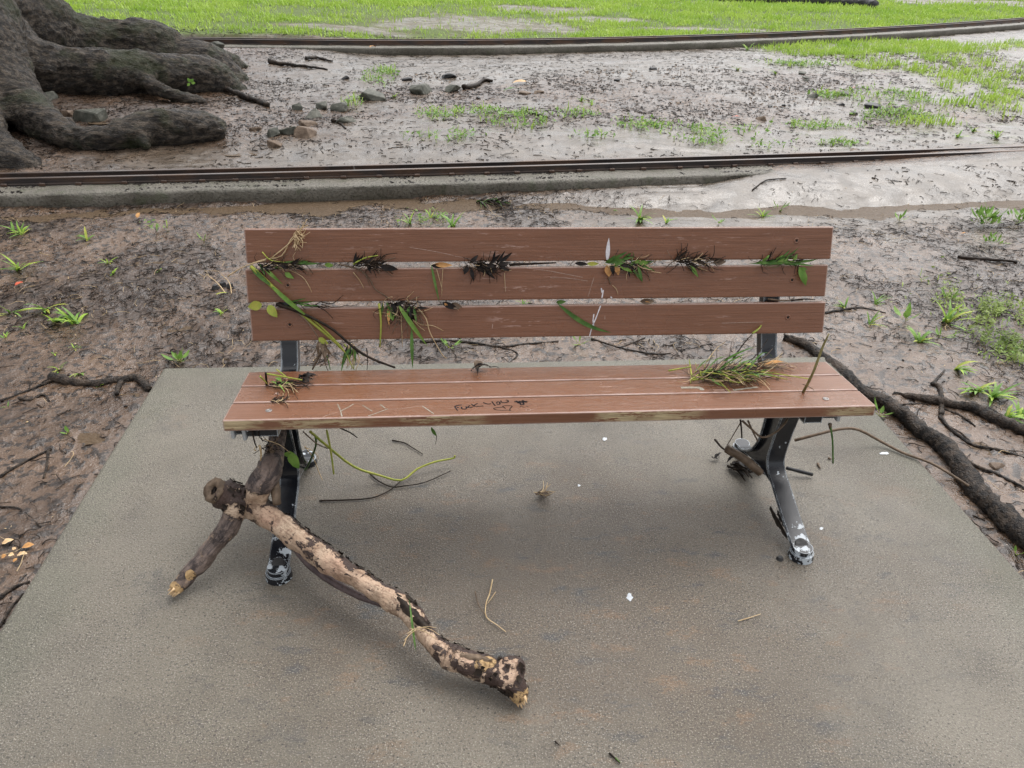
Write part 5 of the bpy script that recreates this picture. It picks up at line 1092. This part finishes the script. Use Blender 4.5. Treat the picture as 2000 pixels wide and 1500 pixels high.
def chips(x, y, s, zo=.002, zf=None):
    n = len(x); a = RNG.uniform(0, 2*np.pi, n); c = np.stack([x, y, (T(x, y) if zf is None else np.full_like(x, zf))+zo], 1); tl = RNG.normal(0, .35, (n, 2))
    u = np.stack([np.cos(a), np.sin(a), tl[:, 0]], 1)*s[:, None]; w = np.stack([-np.sin(a), np.cos(a), tl[:, 1]], 1)*(s*RNG.uniform(.35, .7, n))[:, None]; h = np.array([0, 0, 1.0])*(s*.35)[:, None]
    V = np.stack([c-u, c+w*.8-u*.2, c+u, c-w, c+h*1.2, c+h*1.2], 1); F = np.array([(0, 3, 4), (3, 2, 4), (2, 1, 4), (1, 0, 4)]); return V.reshape(-1, 3), (np.arange(n)[:, None, None]*6+F[None]).reshape(-1, 3)
x, y = scatter(34000, -5, 8.5, 1, 12, litter_d); v, f = chips(x, y, RNG.uniform(.003, .012, len(x))*np.clip(y/5, .8, 1.5)); stuff('leaf_crumbs', v, f, MDL, 'black crumbs of rotten leaf on the mud', 'litter')
x, y = scatter(2200, -4.5, 5, 1, 5.2, lambda a, b: np.full_like(a, .5)); v, f = chips(x, y, RNG.uniform(.002, .006, len(x)), .004); stuff('pale_grit', v, f, MSW, 'pale grit and chips sprinkled on the mud', 'grit')
x = RNG.uniform(-5, 4.2, 5200); o = RNG.choice((.16, .185, .30, .27, .06), 5200)+RNG.normal(0, .014, 5200); k = fbm2(x*2.2, x*0, 3, 55) > .46; x = x[k]; o = o[k]
v, f = chips(x, K1(x)+o, RNG.uniform(.004, .016, len(x)), .001, .0505); stuff('rail_litter', v, f, MDL, 'dark leaf litter trapped along the near rails', 'litter')
GRAV = [ell(*a) for a in ((1190, 152, 70, 16), (1345, 140, 70, 10), (1310, 150, 40, 14), (1560, 190, 70, 22), (1340, 212, 60, 8), (850, 160, 80, 14), (1700, 120, 120, 10), (1500, 200, 60, 16))]
def grav_d(x, y):
    o = np.zeros_like(x)
    for cx, cy, ex, ey in GRAV: o = np.maximum(o, 1-sst(.3, 1.2, np.hypot((x-cx)/ex, (y-cy)/ey)))
    return o*.8
x, y = scatter(26000, -3, 9, 6.5, 12, grav_d); s = RNG.uniform(.006, .026, len(x))*RNG.uniform(.5, 1.4, len(x)); h = len(x)//2
v, f = chips(x[:h], y[:h], s[:h]); stuff('gravel', v, f, MSD, 'dark ballast gravel washed out between the tracks', 'gravel')
v, f = chips(x[h:], y[h:], s[h:]); stuff('leaf_litter', v, f, MSB, 'brown leaf and bark litter mixed with the gravel', 'litter')

def blades(x, y, L, W, lean=.5, zo=-.003):
    n = len(x); a = RNG.uniform(0, 2*np.pi, n); b = np.stack([x, y, T(x, y)+zo], 1); s = np.stack([-np.sin(a), np.cos(a), 0*a], 1)*(W*.5)[:, None]
    ln = np.abs(RNG.normal(0, lean, n)); d1 = np.stack([np.cos(a)*np.sin(ln), np.sin(a)*np.sin(ln), np.cos(ln)], 1); l2 = ln+RNG.uniform(.2, 1.0, n); d2 = np.stack([np.cos(a)*np.sin(l2), np.sin(a)*np.sin(l2), np.cos(l2)], 1)
    m = b+d1*(L*.55)[:, None]; t = m+d2*(L*.5)[:, None]; V = np.stack([b-s*.7, b+s*.7, m+s, m-s, t], 1).reshape(-1, 3)
    i = np.arange(n)[:, None]*5; q = np.concatenate([i+np.array([[0, 1, 2]]), i+np.array([[0, 2, 3]]), i+np.array([[3, 2, 4]])], 1).reshape(-1, 3); return V, q
x, y = scatter(330000, -11, 20, 11.8, 26, lambda a, b: np.clip(lawn_mask(a, b), 0, 1)*(.20+.80*sst(.40, .58, fbm2(a*2.6, b*2.6, 3, 75)))*(.25+.75*sst(.36, .50, fbm2(a*.7, b*1.1, 3, 76)))*np.clip(18/b, .4, 1))
v, f = blades(x, y, RNG.uniform(.05, .12, len(x))*(y/15)**.5, RNG.uniform(.008, .017, len(x))*(y/14), .6); stuff('lawn', v, f, MGR, 'bright green lawn beyond the far track', 'grass')
x, y = scatter(90000, 2, 11, 5.2, 13.5, lambda a, b: lawn_mask(a, b)*sst(.33, .54, fbm2(a*4.2, b*4.2, 3, 79))); v, f = blades(x, y, RNG.uniform(.04, .13, len(x)), RNG.uniform(.006, .014, len(x)), .7); stuff('rough_grass', v, f, MGR, 'patchy rough grass growing in the silt at the right', 'grass')
def small_leaves(x, y, s, zo=.012):
    n = len(x); a = RNG.uniform(0, 2*np.pi, n); c = np.stack([x, y, T(x, y)+zo+RNG.uniform(0, .03, n)], 1); tl = RNG.normal(0, .5, (n, 2))
    u = np.stack([np.cos(a), np.sin(a), tl[:, 0]], 1)*s[:, None]; w = np.stack([-np.sin(a), np.cos(a), tl[:, 1]], 1)*(s*.42)[:, None]; V = np.stack([c-u, c+w, c+u, c-w], 1); return V.reshape(-1, 3), np.arange(n*4).reshape(-1, 4)
CREEP = [ell(*a) for a in ((1960, 620, 55, 45), (1930, 590, 60, 18), (1985, 680, 40, 30), (745, 155, 34, 24), (690, 215, 22, 12), (855, 240, 45, 14), (1010, 250, 65, 22), (1260, 262, 70, 18), (1380, 288, 70, 12), (1500, 290, 60, 12), (870, 285, 80, 12), (830, 420, 60, 16), (1640, 290, 50, 8), (1460, 270, 40, 10), (1380, 268, 90, 14), (1600, 250, 90, 10), (1720, 200, 90, 20), (1560, 130, 80, 8), (1760, 235, 90, 14), (1120, 240, 50, 10), (1100, 108, 90, 5), (930, 235, 60, 10), (1150, 285, 50, 8), (1620, 195, 40, 10), (300, 440, 40, 8))]
def creep_d(x, y):
    o = np.zeros_like(x)
    for cx, cy, ex, ey in CREEP: o = np.maximum(o, 1-sst(.3, 1.2, np.hypot((x-cx)/ex, (y-cy)/ey)))
    return o*(.22+.78*sst(.40, .54, fbm2(x*5, y*5, 3, 88)))
x, y = scatter(150000, -3, 7, 2, 11, creep_d); v, f = small_leaves(x, y, RNG.uniform(.006, .016, len(x))*np.clip(y/4.5, .7, 1.5)); stuff('ground_cover', v, f, MG2, 'small leaved weeds creeping over mud and silt', 'weeds')
xx, yy = [], []
for cx, cy, ex, ey in CREEP[:3]: xx.append(RNG.normal(cx, ex*.85, 900)); yy.append(RNG.normal(cy, max(ey, .1), 900))
xx = np.concatenate(xx); yy = np.concatenate(yy); kk = (fbm2(xx*11, yy*11, 3, 99) > .50) & ~on_beam(xx, yy); xx, yy = xx[kk], yy[kk]
v, f = small_leaves(xx, yy, RNG.uniform(.005, .014, len(xx))); stuff('ground_cover', v, f, m_simple('yellowish_weed_leaf', (.13, .19, .045), (.30, .38, .10), .45, 3, 0, .001, .3), 'patch of small leaved weeds right of the bench', 'weeds')
x = np.concatenate([x, xx]); y = np.concatenate([y, yy]); pp_ = RNG.permutation(len(x)); x, y = x[pp_], y[pp_]
h = len(x)//3; v, f = blades(x[:h], y[:h], RNG.uniform(.03, .08, h)*np.clip(y[:h]/5, .6, 1.4), RNG.uniform(.003, .007, h)*np.clip(y[:h]/5, .7, 1.6), .9); stuff('weed_grass', v, f, MGR, 'thin grass mixed into the creeping weeds', 'grass')

# countable plants
def plant(px, py, n, L, W, label, kind='grass', lean=(.35, 1.2), group=None):
    g = G(px, py); k = depth(g)/FOC; o = root_empty('grass_tuft' if kind == 'grass' else 'weed_plant', label, 'grass tuft' if kind == 'grass' else 'weed', g, group)
    n = int(n*1.35) if kind == 'grass' else n
    az0 = random.uniform(0, 6.28)
    for i in range(n):
        az = az0+random.gauss(0, 1.25) if kind == 'grass' else 2*math.pi*(i+random.random()*1.6)/n; el = random.uniform(*lean); l = L*k*random.uniform(.6, 1.35); w = W*k*random.uniform(.5, .85)
        b = g+np.array([random.uniform(-1, 1), random.uniform(-1, 1), 0])*l*.10; b[2] = g[2]-.003
        if kind == 'weed' and n >= 12: b = g+np.array([random.gauss(0, .55), random.gauss(0, .45), abs(random.gauss(0, .55))])*L*k
        if kind == 'grass': v, f = blade(b, az, el, l, w, random.uniform(.5, 1.3), 5, .22, random.uniform(-.3, .3)); obj('leaf_blade', v, f, random.choice((MG2, MG2, MGR, MYL if random.random() < .4 else MG2)), o)
        else:
            d = np.array([math.cos(az)*math.cos(el), math.sin(az)*math.cos(el), math.sin(el)]); tip = b+d*l
            v, f = leaf(b+d*l*.35, tip+d*l*.25, w, np.cross(np.cross(d, ZUP), d), .15, -.08, 6); obj('leaf', v, f, MG2, o); v, f = tube([b, b+d*l*.4], [.0012, .0009], 4, 3); obj('stalk', v, f, MYL, o)
    return o
PL = [(42, 458, 10, 30, 5, 'feathery grass tuft nearest the runnel at far left', 'grass'), (26, 452, 5, 26, 6, 'thin grass tuft at the left border below the runnel', 'grass'), (35, 528, 9, 36, 8, 'broad bladed grass tuft above the red leaf', 'grass'), (172, 470, 4, 26, 9, 'pair of broad blades standing alone in the left mud', 'grass'), (398, 470, 4, 16, 8, 'single small green sprout left of the backrest', 'weed'), (210, 514, 6, 18, 4, 'flat little grass tuft in the middle of the left mud', 'grass'), (222, 536, 5, 14, 5, 'tiny tuft just below the flat grass tuft', 'grass'), (308, 530, 4, 10, 5, 'tiny green sprout left of the backrest', 'grass'),
      (20, 612, 7, 34, 5, 'trailing grass at the left border level with the lowest slat', 'grass'), (88, 605, 7, 40, 8, 'grass clump with yellow stems, left of three clumps', 'grass'), (110, 628, 7, 36, 10, 'grass clump with broad blades, middle of three clumps', 'grass'), (150, 632, 10, 46, 9, 'largest grass clump, right of three clumps at the left', 'grass'), (45, 642, 4, 18, 4, 'wispy sprig below the grass clumps at the left', 'grass'), (432, 612, 9, 18, 5, 'small bushy grass tuft beside the lowest slat', 'grass'), (350, 706, 9, 22, 13, 'round leaved weed at the back left corner of the pad', 'weed'), (115, 722, 8, 24, 4, 'straggly grass behind the black forked root', 'grass'), (155, 730, 6, 22, 4, 'straggly grass against the forked root', 'grass'), (192, 756, 5, 14, 3, 'green wisp draped over the forked root', 'grass'), (132, 845, 5, 12, 8, 'single green seedling in the mud left of the pad', 'weed'), (12, 660, 5, 18, 4, 'grass wisp at the left border', 'grass'), (105, 690, 4, 16, 4, 'yellowish wisp in the left mud', 'grass'), (145, 680, 4, 16, 4, 'yellowish wisp right of the other in the left mud', 'grass'), (14, 795, 5, 10, 3, 'tiny tuft at left border below the root', 'grass'),
      (885, 442, 8, 32, 6, 'grass tuft peeking over the top slat left of middle', 'grass'), (800, 438, 8, 26, 4, 'fine grass tuft behind the top slat', 'grass'), (842, 425, 8, 26, 4, 'fine pale grass beside the runnel behind the bench', 'grass'), (1250, 432, 16, 38, 6, 'largest bright grass tuft behind the bench beside the runnel', 'grass'), (1300, 436, 5, 26, 6, 'small grass tuft right of the largest one behind the bench', 'grass'), (1192, 412, 4, 18, 6, 'small sprout beside the runnel behind the bench', 'grass'), (1490, 424, 9, 26, 4, 'pale grass tuft with stick behind the right of the bench', 'grass'), (1405, 436, 5, 16, 5, 'flat sprout behind the right of the backrest', 'weed'), (1525, 400, 6, 20, 6, 'leafy sprout on the silt bank edge', 'weed'), (1020, 596, 5, 18, 4, 'green wisp seen through the lower gap', 'grass'), (1130, 672, 5, 24, 6, 'yellow green sprout behind the pad under the backrest', 'weed'), (878, 678, 7, 22, 8, 'dark green limp weed behind the pad under the backrest', 'weed'),
      (1755, 430, 6, 18, 6, 'small sprout in the mud right of the top slat', 'weed'), (1925, 442, 44, 22, 9, 'bushy leafy weed at the right near the runnel', 'weed'), (1990, 440, 22, 18, 8, 'leafy weed at the right border near the runnel', 'weed'), (1940, 478, 16, 14, 7, 'small leafy weed below the bushy one', 'weed'), (1648, 600, 6, 22, 5, 'tiny upright sprout right of the lowest slat', 'grass'), (1710, 594, 8, 26, 4, 'dry pale tuft right of the lowest slat', 'grass'), (1700, 634, 8, 28, 4, 'yellowish tuft in the mud right of the bench', 'grass'), (1768, 626, 5, 32, 14, 'broad leaved seedling in the mud right of the bench', 'weed'), (1848, 630, 12, 46, 8, 'large spiky grass tuft at right beside the creeping weeds', 'grass'), (1855, 585, 7, 26, 7, 'small leafy weed above the large spiky tuft', 'weed'), (1795, 668, 14, 36, 7, 'dense grass tuft tilting left in the right hand mud', 'grass'), (1838, 660, 6, 30, 6, 'weed sprig between the two grass tufts at right', 'weed'),
      (1865, 722, 6, 44, 11, 'tall three bladed plant above the knobbly root', 'grass'), (1905, 765, 11, 44, 10, 'bright grass clump on the knobbly root, left of a pair', 'grass'), (1938, 775, 12, 46, 10, 'bright grass clump on the knobbly root, right of a pair', 'grass'), (1965, 815, 10, 40, 9, 'grass clump hanging over the thick knobbly root', 'grass'), (1990, 812, 7, 34, 9, 'grass clump at the right border by the roots', 'grass'), (1718, 812, 5, 26, 9, 'pale green sprig at the right corner of the seat', 'weed'), (1986, 1082, 4, 14, 8, 'small green leaf scrap at the pad edge far right', 'weed'),
      (1135, 198, 9, 16, 3, 'bright tuft in the silt beyond the near track', 'grass'), (1155, 205, 8, 16, 3, 'second bright tuft just right of the other in the silt', 'grass'), (1460, 98, 10, 18, 3, 'bright tuft against the far concrete beam', 'grass'), (770, 190, 8, 14, 3, 'yellow green tuft right of the large angular stone', 'grass'), (1635, 275, 9, 16, 3, 'bright tuft behind the near rail at the right', 'grass'), (1655, 278, 8, 18, 3, 'narrow bright tuft right of the other behind the near rail', 'grass'), (1870, 268, 9, 20, 4, 'bright tuft standing alone in silt at the right', 'grass'), (1945, 270, 12, 26, 4, 'tall bright tuft at the edge of the right hand grass', 'grass'), (1900, 258, 9, 18, 4, 'bright tuft between the tall one and the lone one', 'grass'), (1515, 145, 9, 14, 3, 'bright flat tuft in the silt under the far track', 'grass'), (1440, 137, 9, 14, 3, 'flat tuft beside the brown litter patch', 'grass')]
for a in PL: plant(*a, group='plants sprouting from the mud')

# fallen leaves and chips on the mud
def gl(label, a, b, w, mat, cat='leaf', name='fallen_leaf', off=(.010, .014)):
    A, B = G(a[0], a[1], off[0]), G(b[0], b[1], off[1]); v, f = leaf(A, B, w*depth(A)/FOC, ZUP, .25, .08, 6, .2); o = obj(name, v, f, mat, None, True, A); tag(o, label, cat); return o
gl('bright red leaf on the mud below the broad bladed tuft', (28, 556), (44, 550), 9, MRD); gl('orange dead leaf standing in the runnel at the left', (268, 426), (272, 415), 8, MOL, off=(.01, .035)); gl('dark dead leaf beside the orange one in the runnel', (266, 430), (280, 430), 8, MDL)
gl('red petal on the silt near the long flat stone', (1660, 173), (1670, 172), 8, MRD); gl('red leaf scrap on the silt near the round brown stone', (1430, 228), (1445, 228), 5, MRD); gl('orange leaf lying on the far rail', (722, 92), (734, 90), 8, MOL, off=(.16, .16)); gl('long green leaf lying in the silt beyond the near track', (982, 178), (1014, 174), 8, MGD); gl('pale leaf on the mud beside the thin tan plate stone', (1000, 162), (1035, 165), 14, MCH); gl('tan leaf on the mud near the right hand weeds', (1876, 456), (1890, 456), 6, MOL); gl('brown dead leaf against the near rail at the right', (1660, 295), (1678, 292), 12, MTB)
for i, (a, b, w, lab) in enumerate((((4, 1062), (28, 1054), 14, 'largest pale bark chip at the lower left'), ((42, 1070), (68, 1064), 16, 'orange bark chip right of the largest one'), ((34, 1084), (54, 1082), 14, 'round pale bark chip nearest the pad'), ((16, 1084), (28, 1084), 10, 'small bark chip in the middle of the chip patch'), ((2, 1090), (14, 1084), 11, 'rust coloured chip at the left border'), ((24, 1074), (32, 1070), 9, 'small square bark chip'), ((26, 1098), (34, 1090), 7, 'lowest thin bark chip of the patch'))):
    gl(lab, a, b, w, MCH if i in (0, 2, 3, 5) else MOL, 'bark chip', 'bark_chip', (.008, .010))
c = clump('black clod with two bent straws left of the backrest', G, (432, 570), 'debris', 'debris_clump', None)
for px, py, w in ((421, 565, 15), (450, 562, 14), (436, 558, 14)):
    g = G(px, py); v, f = disc(g, ZUP, w*.5*depth(g)/FOC, .022, 9, w*.3*depth(g)/FOC); obj('clod', [np.array(q)+RNG.normal(size=3)*.002 for q in v], f, MSD, c, False)
strand(c, 'straw_stem', G, [(440, 572), (424, 552), (402, 535)], 2.6, MSW, (.01, .03)); strand(c, 'straw_stem', G, [(452, 573), (448, 552), (432, 535)], 2.2, MSW, (.01, .04)); lf(c, 'grass_blade', G, ZUP, (420, 574), (448, 572), 5, MYL, (.014, .014))
c = clump('wad of dark twigs and grass stuck in the runnel by the near beam', G, (958, 396), 'debris', 'debris_clump', None); tuftmess(c, G, ZUP, (955, 394), (26, 4), [('twig', MTW, 26, 30, 2.4, (-40, 30)), ('dead_leaf', MDL, 8, 20, 8, (-30, 30)), ('grass_stem', MGD, 6, 26, 2, (-40, 30))], .03)
